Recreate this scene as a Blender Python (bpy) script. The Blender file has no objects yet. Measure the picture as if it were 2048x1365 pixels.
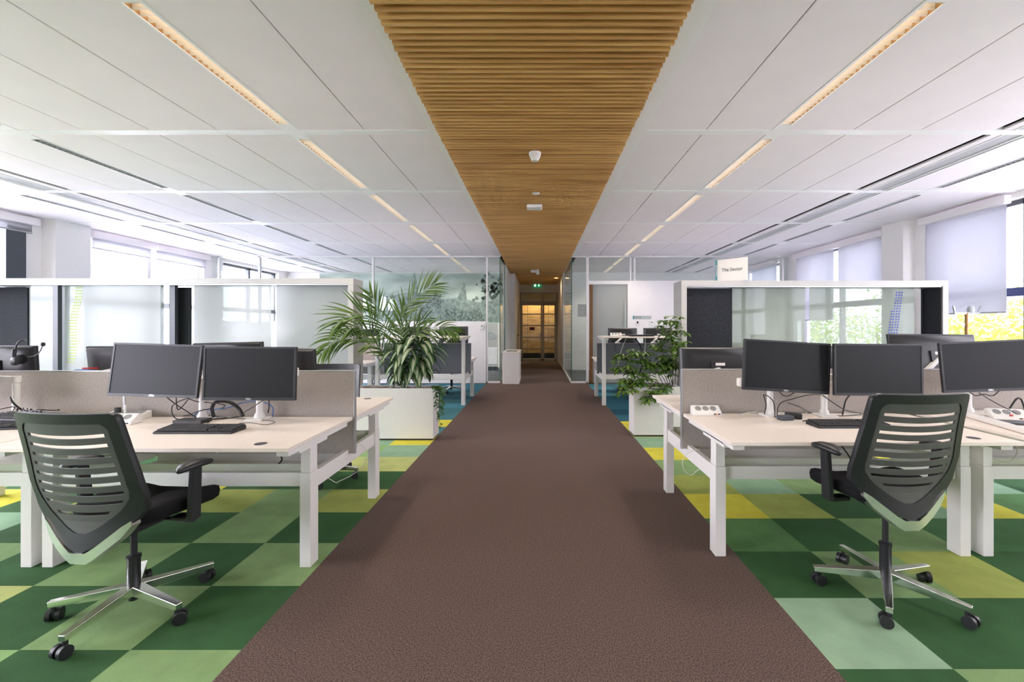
import bpy, math, random
from math import pi, sin, cos, radians as R
from mathutils import Vector, Matrix, noise as mnoise

# ------------------------------------------------------------------ camera, sky, exposure
scene = bpy.context.scene
COL = scene.collection
EYE = 1.355
F = 898.0
VX, VY = 1076.0, 654.0
cam_d = bpy.data.cameras.new('camera')
cam = bpy.data.objects.new('camera', cam_d)
COL.objects.link(cam)
cam.location = (0, 0, EYE)
cam.rotation_euler = (pi / 2, 0, 0)
cam_d.sensor_width = 36.0
cam_d.sensor_fit = 'HORIZONTAL'
cam_d.lens = F / 2048 * 36
cam_d.shift_x = -(VX - 1024) / 2048
cam_d.shift_y = -(682.5 - VY) / 2048
cam_d.clip_start = 0.05
cam_d.clip_end = 300
scene.camera = cam

scene.view_settings.view_transform = 'Standard'
scene.view_settings.look = 'None'
scene.view_settings.gamma = 1.0
scene.view_settings.use_curve_mapping = False
scene.view_settings.exposure = 1.38
scene.cycles.use_denoising = True
scene.cycles.max_bounces = 9
scene.cycles.diffuse_bounces = 6
scene.cycles.glossy_bounces = 4
scene.cycles.transmission_bounces = 6
scene.cycles.transparent_max_bounces = 16
scene.cycles.caustics_reflective = False
scene.cycles.caustics_refractive = False
scene.cycles.sample_clamp_indirect = 10.0

SKY_STRENGTH = 5.0
world = bpy.data.worlds.new('sky')
scene.world = world
world.use_nodes = True
wn = world.node_tree
wn.nodes.clear()
w_out = wn.nodes.new('ShaderNodeOutputWorld')
w_bg = wn.nodes.new('ShaderNodeBackground')
w_tc = wn.nodes.new('ShaderNodeTexCoord')
w_sep = wn.nodes.new('ShaderNodeSeparateXYZ')
w_map = wn.nodes.new('ShaderNodeMapRange')      # hazy sky, brighter on the sun's side (-X)
w_map.inputs['From Min'].default_value = 1.0
w_map.inputs['From Max'].default_value = -1.0
w_map.inputs['To Min'].default_value = 0.56
w_map.inputs['To Max'].default_value = 3.0
w_mul = wn.nodes.new('ShaderNodeMath')
w_mul.operation = 'MULTIPLY'
w_mul.inputs[1].default_value = SKY_STRENGTH
w_noise = wn.nodes.new('ShaderNodeTexNoise')
w_noise.inputs['Scale'].default_value = 2.2
w_noise.inputs['Detail'].default_value = 5
w_ramp = wn.nodes.new('ShaderNodeValToRGB')
w_ramp.color_ramp.elements[0].position = 0.38
w_ramp.color_ramp.elements[0].color = (0.74, 0.79, 1.0, 1)
w_ramp.color_ramp.elements[1].position = 0.62
w_ramp.color_ramp.elements[1].color = (1.0, 0.965, 0.98, 1)
wn.links.new(w_tc.outputs['Generated'], w_sep.inputs[0])
wn.links.new(w_sep.outputs['X'], w_map.inputs['Value'])
wn.links.new(w_map.outputs[0], w_mul.inputs[0])
wn.links.new(w_tc.outputs['Generated'], w_noise.inputs['Vector'])
wn.links.new(w_noise.outputs['Fac'], w_ramp.inputs[0])
wn.links.new(w_ramp.outputs[0], w_bg.inputs['Color'])
wn.links.new(w_mul.outputs[0], w_bg.inputs['Strength'])
wn.links.new(w_bg.outputs[0], w_out.inputs[0])

# ------------------------------------------------------------------ materials
MATS = {}


def new_mat(name):
    m = bpy.data.materials.new(name)
    m.use_nodes = True
    m.node_tree.nodes.clear()
    MATS[name] = m
    return m, m.node_tree.nodes, m.node_tree.links


def pbr(name, col, rough=0.5, metal=0.0, var=0.0, vscale=20.0, bump=0.0, bscale=200.0, stretch=(1, 1, 1),
        spec=0.5, col2=None, coat=0.0):
    m, n, l = new_mat(name)
    out = n.new('ShaderNodeOutputMaterial')
    b = n.new('ShaderNodeBsdfPrincipled')
    b.inputs['Base Color'].default_value = (*col, 1)
    b.inputs['Roughness'].default_value = rough
    b.inputs['Metallic'].default_value = metal
    b.inputs['Specular IOR Level'].default_value = spec
    b.inputs['Coat Weight'].default_value = coat
    l.new(b.outputs[0], out.inputs[0])
    tc = n.new('ShaderNodeTexCoord')
    mp = n.new('ShaderNodeMapping')
    mp.inputs['Scale'].default_value = stretch
    l.new(tc.outputs['Object'], mp.inputs[0])
    nz = n.new('ShaderNodeTexNoise')
    nz.inputs['Scale'].default_value = vscale
    nz.inputs['Detail'].default_value = 4
    l.new(mp.outputs[0], nz.inputs['Vector'])
    rp = n.new('ShaderNodeValToRGB')
    c2 = col2 if col2 else tuple(c * (1 + var) for c in col)
    c1 = col if col2 else tuple(c * (1 - var) for c in col)
    rp.color_ramp.elements[0].position = 0.35
    rp.color_ramp.elements[1].position = 0.65
    rp.color_ramp.elements[0].color = (*c1, 1)
    rp.color_ramp.elements[1].color = (*c2, 1)
    l.new(nz.outputs['Fac'], rp.inputs[0])
    l.new(rp.outputs[0], b.inputs['Base Color'])
    if bump:
        n2 = n.new('ShaderNodeTexNoise')
        n2.inputs['Scale'].default_value = bscale
        n2.inputs['Detail'].default_value = 2
        l.new(mp.outputs[0], n2.inputs['Vector'])
        bp = n.new('ShaderNodeBump')
        bp.inputs['Strength'].default_value = bump
        bp.inputs['Distance'].default_value = 0.004
        l.new(n2.outputs['Fac'], bp.inputs['Height'])
        l.new(bp.outputs[0], b.inputs['Normal'])
    return m


def glass_mat(name, tint, refl=0.08, haze=0.0, hazecol=(0.9, 0.95, 0.93), rough=0.0, grough=0.02):
    """thin architectural glass: tinted see-through plus mirror, optionally a frosted share"""
    m, n, l = new_mat(name)
    out = n.new('ShaderNodeOutputMaterial')
    tr = n.new('ShaderNodeBsdfTransparent')
    tr.inputs[0].default_value = (*tint, 1)
    gl = n.new('ShaderNodeBsdfGlossy')
    gl.inputs['Roughness'].default_value = grough
    gl.inputs[0].default_value = (0.95, 1, 0.98, 1)
    last = tr
    if haze:
        tl = n.new('ShaderNodeBsdfTranslucent')
        tl.inputs[0].default_value = (*hazecol, 1)
        df = n.new('ShaderNodeBsdfDiffuse')
        df.inputs[0].default_value = (*hazecol, 1)
        mx0 = n.new('ShaderNodeMixShader')
        mx0.inputs[0].default_value = 0.45
        l.new(tl.outputs[0], mx0.inputs[1])
        l.new(df.outputs[0], mx0.inputs[2])
        mx1 = n.new('ShaderNodeMixShader')
        mx1.inputs[0].default_value = haze
        l.new(tr.outputs[0], mx1.inputs[1])
        l.new(mx0.outputs[0], mx1.inputs[2])
        last = mx1
    ge = n.new('ShaderNodeNewGeometry')
    dt = n.new('ShaderNodeVectorMath')
    dt.operation = 'DOT_PRODUCT'
    l.new(ge.outputs['Incoming'], dt.inputs[0])
    l.new(ge.outputs['Normal'], dt.inputs[1])
    ab = n.new('ShaderNodeMath')
    ab.operation = 'ABSOLUTE'
    l.new(dt.outputs['Value'], ab.inputs[0])
    om = n.new('ShaderNodeMath')
    om.operation = 'SUBTRACT'
    om.inputs[0].default_value = 1.0
    l.new(ab.outputs[0], om.inputs[1])
    pw = n.new('ShaderNodeMath')
    pw.operation = 'POWER'
    pw.inputs[1].default_value = 5.0
    l.new(om.outputs[0], pw.inputs[0])
    ad = n.new('ShaderNodeMath')
    ad.operation = 'MULTIPLY_ADD'
    ad.use_clamp = True
    ad.inputs[1].default_value = 0.45
    ad.inputs[2].default_value = refl * 0.6
    l.new(pw.outputs[0], ad.inputs[0])
    mx = n.new('ShaderNodeMixShader')
    l.new(ad.outputs[0], mx.inputs[0])
    l.new(last.outputs[0], mx.inputs[1])
    l.new(gl.outputs[0], mx.inputs[2])
    l.new(mx.outputs[0], out.inputs[0])
    return m


def emis(name, col, s):
    m, n, l = new_mat(name)
    out = n.new('ShaderNodeOutputMaterial')
    e = n.new('ShaderNodeEmission')
    e.inputs[0].default_value = (*col, 1)
    e.inputs[1].default_value = s
    l.new(e.outputs[0], out.inputs[0])
    return m


def attr_mat(name, attr, rough=0.9, bump=0.5, bscale=260, var=0.25, vscale=420):
    m, n, l = new_mat(name)
    out = n.new('ShaderNodeOutputMaterial')
    b = n.new('ShaderNodeBsdfPrincipled')
    b.inputs['Roughness'].default_value = rough
    b.inputs['Specular IOR Level'].default_value = 0.15
    at = n.new('ShaderNodeAttribute')
    at.attribute_name = attr
    tc = n.new('ShaderNodeTexCoord')
    nz = n.new('ShaderNodeTexNoise')
    nz.inputs['Scale'].default_value = vscale
    nz.inputs['Detail'].default_value = 2
    l.new(tc.outputs['Object'], nz.inputs['Vector'])
    nz2 = n.new('ShaderNodeTexNoise')
    nz2.inputs['Scale'].default_value = 7
    nz2.inputs['Detail'].default_value = 5
    l.new(tc.outputs['Object'], nz2.inputs['Vector'])
    av = n.new('ShaderNodeMath')
    av.operation = 'ADD'
    l.new(nz.outputs['Fac'], av.inputs[0])
    l.new(nz2.outputs['Fac'], av.inputs[1])
    mr = n.new('ShaderNodeMapRange')
    mr.inputs['From Min'].default_value = 0.6
    mr.inputs['From Max'].default_value = 1.4
    mr.inputs['To Min'].default_value = 1 - var
    mr.inputs['To Max'].default_value = 1 + var
    l.new(av.outputs[0], mr.inputs['Value'])
    vm = n.new('ShaderNodeVectorMath')
    vm.operation = 'SCALE'
    l.new(at.outputs['Color'], vm.inputs[0])
    l.new(mr.outputs[0], vm.inputs['Scale'])
    l.new(vm.outputs[0], b.inputs['Base Color'])
    bp = n.new('ShaderNodeBump')
    bp.inputs['Strength'].default_value = bump
    bp.inputs['Distance'].default_value = 0.004
    n3 = n.new('ShaderNodeTexNoise')
    n3.inputs['Scale'].default_value = bscale
    l.new(tc.outputs['Object'], n3.inputs['Vector'])
    l.new(n3.outputs['Fac'], bp.inputs['Height'])
    l.new(bp.outputs[0], b.inputs['Normal'])
    l.new(b.outputs[0], out.inputs[0])
    return m


pbr('white_paint', (0.82, 0.80, 0.79), 0.6, var=0.01)
pbr('ceiling_white', (0.87, 0.825, 0.85), 0.7, var=0.012, vscale=3)
pbr('ceiling_beam', (0.86, 0.86, 0.86), 0.4, var=0.01)
pbr('void_dark', (0.05, 0.05, 0.05), 0.9)
pbr('slot_black', (0.015, 0.015, 0.012), 0.8)
pbr('grille_grey', (0.42, 0.43, 0.45), 0.5, var=0.05)
pbr('powder_white', (0.78, 0.765, 0.75), 0.32, var=0.01)
pbr('desk_laminate', (0.84, 0.76, 0.69), 0.3, var=0.015, vscale=40)
pbr('desk_edge', (0.66, 0.61, 0.55), 0.45)
pbr('cabinet_white', (0.50, 0.49, 0.465), 0.42, var=0.01)
pbr('screen_fabric', (0.44, 0.40, 0.365), 0.95, var=0.16, vscale=70, bump=0.6, bscale=420, stretch=(1, 1, 5), spec=0.1)
pbr('screen_fabric_grey', (0.17, 0.18, 0.20), 0.95, var=0.1, vscale=70, bump=0.6, bscale=420, spec=0.1)
pbr('alu_trim', (0.55, 0.56, 0.58), 0.35, 0.7)
pbr('felt_charcoal', (0.030, 0.032, 0.038), 0.97, var=0.35, vscale=90, bump=0.5, bscale=300, spec=0.1)
pbr('monitor_plastic', (0.018, 0.018, 0.020), 0.38, var=0.05)
pbr('monitor_screen', (0.016, 0.017, 0.019), 0.40, spec=0.18)
pbr('logo_silver', (0.6, 0.6, 0.6), 0.3, 0.6)
pbr('black_plastic', (0.016, 0.017, 0.020), 0.42, var=0.06)
pbr('grey_plastic', (0.085, 0.085, 0.083), 0.45, var=0.06)
pbr('seat_fabric', (0.010, 0.010, 0.012), 0.9, var=0.15, vscale=200, bump=0.5, bscale=500, spec=0.2)
pbr('chrome', (0.86, 0.86, 0.85), 0.17, 1.0)
pbr('cable_black', (0.012, 0.012, 0.013), 0.45)
pbr('cable_white', (0.72, 0.72, 0.68), 0.45)
pbr('cable_blue', (0.03, 0.14, 0.42), 0.45)
pbr('key_black', (0.022, 0.022, 0.024), 0.5)
pbr('socket_grey', (0.25, 0.25, 0.25), 0.5)
pbr('plastic_white', (0.78, 0.77, 0.74), 0.35)
pbr('red_plastic', (0.5, 0.02, 0.02), 0.4)
pbr('blue_plastic', (0.03, 0.14, 0.5), 0.4)
pbr('teal', (0.035, 0.26, 0.30), 0.5)
pbr('sign_white', (0.82, 0.79, 0.76), 0.5)
pbr('lettering_grey', (0.22, 0.25, 0.24), 0.6)
pbr('plate_grey', (0.42, 0.46, 0.45), 0.4)
pbr('frame_dark', (0.055, 0.065, 0.08), 0.4)
pbr('frame_blue', (0.035, 0.05, 0.16), 0.4)
pbr('door_brown', (0.16, 0.075, 0.022), 0.5, var=0.2, vscale=8, stretch=(8, 8, 1))
pbr('door_grey', (0.40, 0.38, 0.35), 0.5)
pbr('soil', (0.07, 0.035, 0.018), 1.0, var=0.5, vscale=120, bump=1, bscale=120)
pbr('stem_brown', (0.14, 0.10, 0.05), 0.8, var=0.3, vscale=60)
pbr('stem_green', (0.10, 0.17, 0.05), 0.6, var=0.3, vscale=40)
pbr('leaf_palm', (0.040, 0.105, 0.012), 0.42, vscale=6, col2=(0.10, 0.175, 0.02))
pbr('leaf_dark', (0.022, 0.075, 0.022), 0.35, var=0.4, vscale=9, col2=(0.05, 0.13, 0.03))
pbr('leaf_silver', (0.30, 0.38, 0.24), 0.45, var=0.3, vscale=30, col2=(0.46, 0.47, 0.33))
pbr('leaf_schefflera', (0.05, 0.125, 0.022), 0.38, var=0.4, vscale=8, col2=(0.14, 0.24, 0.035))
pbr('leaf_ivy', (0.03, 0.10, 0.03), 0.4, var=0.4, vscale=12, col2=(0.08, 0.16, 0.05))
pbr('wood_slat', (0.46, 0.24, 0.07), 0.5, stretch=(0.35, 9, 1), vscale=2.0, col2=(0.72, 0.44, 0.15), bump=0.15, bscale=20)
pbr('plywood', (0.42, 0.23, 0.075), 0.55, stretch=(1, 1, 3), vscale=2.5, col2=(0.66, 0.42, 0.17))
pbr('coat_wood', (0.30, 0.15, 0.03), 0.45, var=0.2, vscale=30)
pbr('tree_leaf', (0.10, 0.20, 0.02), 0.6, col2=(0.42, 0.50, 0.05), vscale=0.9)
pbr('bark', (0.12, 0.09, 0.06), 0.9, var=0.3)
pbr('pale_paving', (0.40, 0.39, 0.42), 0.9, var=0.3, vscale=1.5)  # unseen paving, made pale and neutral to bounce daylight onto the ceiling
pbr('facade', (0.55, 0.55, 0.53), 0.8, var=0.05)
pbr('mural_base', (0.30, 0.37, 0.33), 0.7, stretch=(0.5, 1, 1.4), vscale=1.6, col2=(0.60, 0.68, 0.61))
pbr('mural_ink', (0.15, 0.20, 0.19), 0.8, var=0.35, vscale=9, col2=(0.34, 0.41, 0.37))
pbr('mural_ink_dark', (0.05, 0.075, 0.07), 0.8, col2=(0.28, 0.35, 0.31), vscale=14)
pbr('dark_floor', (0.11, 0.11, 0.115), 0.9, var=0.15, vscale=90)
pbr('dot_green', (0.42, 0.52, 0.06), 0.6)
pbr('dot_blue', (0.045, 0.07, 0.36), 0.6)
pbr('dot_dark', (0.10, 0.13, 0.13), 0.6)
pbr('exit_green', (0.01, 0.22, 0.08), 0.5)
pbr('dark_red', (0.12, 0.01, 0.02), 0.5)
pbr('louvre_metal_lit', (0.48, 0.29, 0.13), 0.28, 0.7)  # orange tone paints the warm lamp glow into the reflectors
pbr('louvre_blade_lit', (0.85, 0.80, 0.72), 0.35, 0.3)  # warm white stands for lamp light on the blades
pbr('alu_polish', (0.86, 0.86, 0.86), 0.34, 1.0)
attr_mat('carpet_tile', 'tile', var=0.2, vscale=300, bump=0.35)
pbr('carpet_brown', (0.050, 0.034, 0.032), 0.95, vscale=170, col2=(0.20, 0.142, 0.120), bump=0.5, bscale=330, spec=0.12)
glass_mat('glass_clear', (0.945, 0.982, 0.968), 0.05)
glass_mat('glass_window', (1.0, 0.98, 0.99), 0.04)
glass_mat('glass_frost', (0.88, 0.93, 0.90), 0.03, haze=0.86, hazecol=(0.56, 0.585, 0.58), grough=0.12)
glass_mat('glass_grey', (0.56, 0.62, 0.59), 0.02, haze=0.42, hazecol=(0.74, 0.78, 0.70), grough=0.03)
glass_mat('glass_edge', (0.20, 0.42, 0.36), 0.1, haze=0.5, hazecol=(0.18, 0.4, 0.33))
glass_mat('blind_fabric', (0.62, 0.64, 0.72), 0.02, haze=0.86, hazecol=(0.50, 0.505, 0.525), grough=0.6)
emis('tube_glow', (1.0, 0.84, 0.66), 8.0)
pbr('tube_off', (0.8, 0.8, 0.78), 0.4)
emis('exit_green_lit', (0.005, 0.22, 0.08), 0.45)
emis('spot_glow', (1.0, 0.55, 0.15), 12.0)
emis('exit_white', (0.8, 1.0, 0.9), 0.9)
emis('led_red', (1.0, 0.15, 0.08), 2.0)


# ------------------------------------------------------------------ mesh helpers
class MB:
    def __init__(s):
        s.v, s.f, s.m = [], [], []

    def add(s, vs, fs, mi=0):
        o = len(s.v)
        s.v += [tuple(v) for v in vs]
        s.f += [tuple(i + o for i in f) for f in fs]
        s.m += [mi] * len(fs)
        return s

    def box(s, x0, x1, y0, y1, z0, z1, mi=0):
        return s.add([(x0, y0, z0), (x1, y0, z0), (x1, y1, z0), (x0, y1, z0), (x0, y0, z1), (x1, y0, z1), (x1, y1, z1), (x0, y1, z1)],
                     [(0, 3, 2, 1), (4, 5, 6, 7), (0, 1, 5, 4), (1, 2, 6, 5), (2, 3, 7, 6), (3, 0, 4, 7)], mi)

    def bar(s, p, q, w, h, mi=0, up=(0, 0, 1), w2=None, h2=None):
        p, q = Vector(p), Vector(q)
        d = (q - p).normalized()
        sx = d.cross(Vector(up))
        if sx.length < 1e-4:
            sx = d.cross(Vector((0, 1, 0)))
        sx.normalize()
        u = sx.cross(d)
        w2 = w if w2 is None else w2
        h2 = h if h2 is None else h2
        vs = []
        for c, a, b in ((p, w / 2, h / 2), (q, w2 / 2, h2 / 2)):
            vs += [c - sx * a - u * b, c + sx * a - u * b, c + sx * a + u * b, c - sx * a + u * b]
        return s.add(vs, [(3, 2, 1, 0), (4, 5, 6, 7), (0, 1, 5, 4), (1, 2, 6, 5), (2, 3, 7, 6), (3, 0, 4, 7)], mi)

    def prism(s, pts, fn, t0, t1, mi=0):
        """closed outline pts (a,b) at two offsets; fn(a,b,t)->xyz"""
        n = len(pts)
        vs = [fn(a, b, t0) for a, b in pts] + [fn(a, b, t1) for a, b in pts]
        fs = [tuple(range(n))[::-1], tuple(range(n, 2 * n))] + [(i, (i + 1) % n, n + (i + 1) % n, n + i) for i in range(n)]
        return s.add(vs, fs, mi)

    def tube(s, pts, r, seg=8, mi=0, r2=None, smooth=True):
        pts = [Vector(p) for p in pts]
        if smooth and len(pts) > 2:
            pts = spline(pts)
        n = len(pts)
        vs, fs = [], []
        prev = None
        for i, p in enumerate(pts):
            d = (pts[min(i + 1, n - 1)] - pts[max(i - 1, 0)])
            if d.length < 1e-7:
                d = Vector((0, 0, 1))
            d.normalize()
            if prev is None:
                a = d.cross(Vector((0, 0, 1)))
                if a.length < 0.05:
                    a = d.cross(Vector((0, 1, 0)))
            else:
                a = prev - d * prev.dot(d)
            a.normalize()
            prev = a
            b = d.cross(a)
            rr = r if r2 is None else r + (r2 - r) * i / (n - 1)
            for k in range(seg):
                t = 2 * pi * k / seg
                vs.append(p + a * (cos(t) * rr) + b * (sin(t) * rr))
        for i in range(n - 1):
            for k in range(seg):
                k2 = (k + 1) % seg
                fs.append((i * seg + k, i * seg + k2, (i + 1) * seg + k2, (i + 1) * seg + k))
        fs.append(tuple(range(seg))[::-1])
        fs.append(tuple(range((n - 1) * seg, n * seg)))
        return s.add(vs, fs, mi)

    def cyl(s, p, q, r, seg=20, mi=0, r2=None):
        return s.tube([p, q], r, seg, mi, r2, smooth=False)

    def lathe(s, prof, c=(0, 0, 0), seg=24, mi=0, mat=None):
        vs, fs = [], []
        n = len(prof)
        for r, z in prof:
            for k in range(seg):
                t = 2 * pi * k / seg
                v = Vector((r * cos(t), r * sin(t), z))
                if mat:
                    v = mat @ v
                vs.append(v + Vector(c))
        for i in range(n - 1):
            for k in range(seg):
                k2 = (k + 1) % seg
                fs.append((i * seg + k, i * seg + k2, (i + 1) * seg + k2, (i + 1) * seg + k))
        fs.append(tuple(range(seg))[::-1])
        fs.append(tuple(range((n - 1) * seg, n * seg)))
        return s.add(vs, fs, mi)

    def sheet(s, rows, mi=0, closed=False):
        n, k = len(rows), len(rows[0])
        vs = [p for r in rows for p in r]
        fs = []
        for i in range(n - 1):
            for j in range(k - 1 + (1 if closed else 0)):
                j2 = (j + 1) % k
                fs.append((i * k + j, i * k + j2, (i + 1) * k + j2, (i + 1) * k + j))
        return s.add(vs, fs, mi)

    def build(s, name, mats, parent=None, smooth=False, bevel=0.0, bseg=2, solid=0.0, sub=0, loc=None, rot=None, auto=None):
        me = bpy.data.meshes.new(name)
        me.from_pydata(s.v, [], s.f)
        if isinstance(mats, str):
            mats = [mats]
        for m in mats:
            me.materials.append(MATS[m])
        if len(mats) > 1:
            me.polygons.foreach_set('material_index', s.m)
        if smooth:
            me.polygons.foreach_set('use_smooth', [True] * len(me.polygons))
            if auto:
                me.set_sharp_from_angle(angle=auto)
        me.update()
        o = bpy.data.objects.new(name, me)
        COL.objects.link(o)
        if parent:
            o.parent = parent
        if loc:
            o.location = loc
        if rot:
            o.rotation_euler = rot
        if solid:
            md = o.modifiers.new('thickness', 'SOLIDIFY')
            md.thickness = solid
            md.offset = 0
        if sub:
            md = o.modifiers.new('smoothing', 'SUBSURF')
            md.levels = md.render_levels = sub
        if bevel:
            md = o.modifiers.new('edges', 'BEVEL')
            md.width = bevel
            md.segments = bseg
            md.limit_method = 'ANGLE'
            md.angle_limit = R(40)
            for p in me.polygons:
                p.use_smooth = True
            md.harden_normals = True
        return o


def spline(pts, n=6):
    out = []
    P_ = [pts[0] * 2 - pts[1]] + list(pts) + [pts[-1] * 2 - pts[-2]]
    for i in range(1, len(P_) - 2):
        a, b, c, d = P_[i - 1], P_[i], P_[i + 1], P_[i + 2]
        for k in range(n):
            t = k / n
            out.append(0.5 * ((2 * b) + (c - a) * t + (2 * a - 5 * b + 4 * c - d) * t * t + (-a + 3 * b - 3 * c + d) * t ** 3))
    out.append(pts[-1])
    return out


def tag(o, label, cat, group=None, kind=None):
    o['label'] = label
    o['category'] = cat
    if group:
        o['group'] = group
    if kind:
        o['kind'] = kind
    return o


def thing(name, label, cat, loc=(0, 0, 0), rz=0.0, group=None, rot=None):
    o = bpy.data.objects.new(name, None)
    COL.objects.link(o)
    o.empty_display_size = 0.05
    o.location = loc
    o.rotation_euler = rot if rot else (0, 0, rz)
    return tag(o, label, cat, group)


def struct(o, label=None):
    o['kind'] = 'structure'
    if label:
        o['label'] = label
    return o


def kids(o):
    return [c for c in bpy.data.objects if c.parent == o]


def dup(root, loc, label, rz=None, group=None):
    r = root.copy()
    COL.objects.link(r)
    r.location = loc
    if rz is not None:
        r.rotation_euler = (0, 0, rz)
    r['label'] = label
    if group:
        r['group'] = group
    for ch in kids(root):
        c = ch.copy()
        COL.objects.link(c)
        c.parent = r
        for g in kids(ch):
            d = g.copy()
            COL.objects.link(d)
            d.parent = c
    return r


def text(name, body, size, loc, rot, mat, parent=None, depth=0.0006, align='CENTER', bold=0.0):
    cu = bpy.data.curves.new(name, 'FONT')
    cu.body = body
    cu.size = size
    cu.extrude = depth
    cu.offset = bold
    cu.align_x = align
    cu.align_y = 'CENTER'
    tmp = bpy.data.objects.new(name, cu)
    COL.objects.link(tmp)
    bpy.context.view_layer.update()
    me = bpy.data.meshes.new_from_object(tmp.evaluated_get(bpy.context.evaluated_depsgraph_get()))
    bpy.data.objects.remove(tmp)
    me.materials.clear()
    me.materials.append(MATS[mat])
    o = bpy.data.objects.new(name, me)
    COL.objects.link(o)
    o.location = loc
    o.rotation_euler = rot
    if parent:
        o.parent = parent
    return o


def at(px, py, D):
    return Vector(((px - VX) * D / F, D, EYE - (py - VY) * D / F))


random.seed(5)
# ------------------------------------------------------------------ room shell
ZC = 3.057
XL, XR = -7.85, 6.02
YB = -5.0           # wall behind the camera
YG = 10.80          # glass partition plane
YM = 14.06          # wall behind the glass rooms
YD = 17.76          # end door of the corridor
WL, WR = -1.243, 1.178

# carpet tiles
PAL0 = {'D': (0.030, 0.083, 0.030), 'd': (0.042, 0.115, 0.042), 'M': (0.075, 0.165, 0.060), 'L': (0.170, 0.265, 0.115),
       'l': (0.19, 0.32, 0.13), 'Y': (0.25, 0.29, 0.075), 'y': (0.34, 0.38, 0.14), 'S': (0.48, 0.44, 0.05),
       'm': (0.19, 0.31, 0.20), 'p': (0.22, 0.33, 0.22), 'T': (0.075, 0.19, 0.12),
       'b': (0.022, 0.095, 0.135), 'B': (0.012, 0.060, 0.095), 'c': (0.055, 0.20, 0.26), 'g': (0.045, 0.14, 0.16)}
TS = 0.465
PAL = {k: tuple(min(1, c * 1.28) for c in v) for k, v in PAL0.items()}
left_rows = {-1: 'LDLD', 0: 'LDlD', 1: 'DLDy', 2: 'LDLD', 3: 'DLDL', 4: 'YLYm', 5: 'DdDS', 6: 'yyLD', 7: 'mlyM', 8: 'Sml', 9: 'gTl', 10: 'Sbc'}
right_rows = {-1: 'LDM', 0: 'DLDY', 1: 'pDDL', 2: 'DLYD', 3: 'MDLd', 4: 'SYDmS', 5: 'YmLdT', 6: 'LSmTp', 7: 'Smyp', 8: 'mTl', 9: 'ylm', 10: 'Sg'}


def tile_mesh():
    mb = MB()
    cols = []
    rnd = random.Random(11)

    def pick(D, side, c, r):
        rows = left_rows if side < 0 else right_rows
        if r in rows and c < len(rows[r]):
            return PAL[rows[r][c]]
        if D > 6.7:
            return PAL[rnd.choice('bBcgbBbg')]
        if D > 5.6:
            return PAL[rnd.choice('bgSmTb')]
        pair = (c + r) % 2
        return PAL[rnd.choice('DDdMD' if pair else 'LlYmLSy')]
    for side, x0, yoff, xend in ((-1, WL, 1.881, XL), (1, WR, 1.776, XR)):
        nc = int(abs(xend - x0) / TS) + 1
        for r in range(-16, 20):
            y0 = yoff + (r - 1) * TS
            y1 = min(y0 + TS, YG)
            y0 = max(y0, YB)
            if y1 <= y0:
                continue
            for c in range(nc):
                a = x0 + side * c * TS
                b = a + side * TS
                b = max(b, xend) if side < 0 else min(b, xend)
                lo, hi = min(a, b), max(a, b)
                if hi - lo < 1e-4:
                    continue
                mb.add([(lo, y0, 0), (hi, y0, 0), (hi, y1, 0), (lo, y1, 0)], [(0, 1, 2, 3)])
                cols.append(pick((y0 + y1) / 2, side, c, r))
    o = mb.build('floor', 'carpet_tile')
    at_ = o.data.color_attributes.new('tile', 'FLOAT_COLOR', 'CORNER')
    buf = []
    for c in cols:
        buf += [*c, 1.0] * 4
    at_.data.foreach_set('color', buf)
    return o


struct(tile_mesh(), 'green, yellow and blue square carpet tiles')
m = MB()
m.box(WL, WR, YB, YG, -0.03, 0.0)
m.box(-0.93, 0.83, YG, YD + 0.05, -0.03, 0.0)
struct(m.build('floor', 'carpet_brown'), 'dark brown speckled carpet walkway down the middle')
m = MB()
m.box(XL, -0.93, YG, YM + 3, -0.03, 0.0)
m.box(0.83, XR, YG, YM + 3, -0.03, 0.0)
m.box(-2.5, 2.5, YD + 0.05, YD + 3.2, -0.03, 0.0)
struct(m.build('floor', 'dark_floor'), 'dark grey floor of the rooms behind the glass')
m = MB()
m.box(XL - 0.4, XR + 0.4, YB - 0.3, YG + 3.4, -0.3, -0.04)
struct(m.build('floor', 'void_dark'), 'floor slab')

# ceiling: metal panels between transverse beams
BEAM0, BAY = 3.925, 1.72
BW = 0.045
LSEG = [(-7.85, -6.715), (-6.575, -6.22), (-5.955, -5.87), (-5.795, -5.205), (-5.20, -4.62), (-4.485, -3.945), (-3.94, -3.358), (-3.352, -2.773),
        (-2.767, -2.20), (-2.065, -1.503), (-1.497, -0.935)]
RSEG = [(0.935, 1.447), (1.453, 2.017), (2.153, 2.722), (2.728, 3.305), (3.311, 3.945), (4.02, 4.11), (4.37, 4.837), (4.973, 6.02)]
bays = [(BEAM0 + BAY * k + BW, BEAM0 + BAY * (k + 1) - BW) for k in range(-6, 4)] + [(YG + BW, 12.48), (12.57, YM)]
m = MB()
for y0, y1 in bays:
    y0 = max(y0, YB)
    for a, b in LSEG + RSEG:
        m.box(a, b, y0, y1, ZC, ZC + 0.02)
struct(m.build('ceiling', 'ceiling_white', bevel=0.003, bseg=1), 'white metal ceiling panels')
m = MB()
m.box(XL - 0.4, XR + 0.4, YB - 0.3, YM + 3.4, ZC + 0.32, ZC + 0.5)
struct(m.build('ceiling', 'void_dark'), 'dark void above the ceiling panels')
trim_i = 0
for k in range(-6, 6):
    yb = BEAM0 + BAY * k if k < 4 else (YG if k == 4 else 12.525)
    for a, b in ((XL, -0.935), (0.935, XR)):
        trim_i += 1
        struct(MB().box(a, b, yb - BW, yb + BW, ZC - 0.004, ZC + 0.03).build('trim_%d' % trim_i, 'ceiling_beam'))
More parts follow.
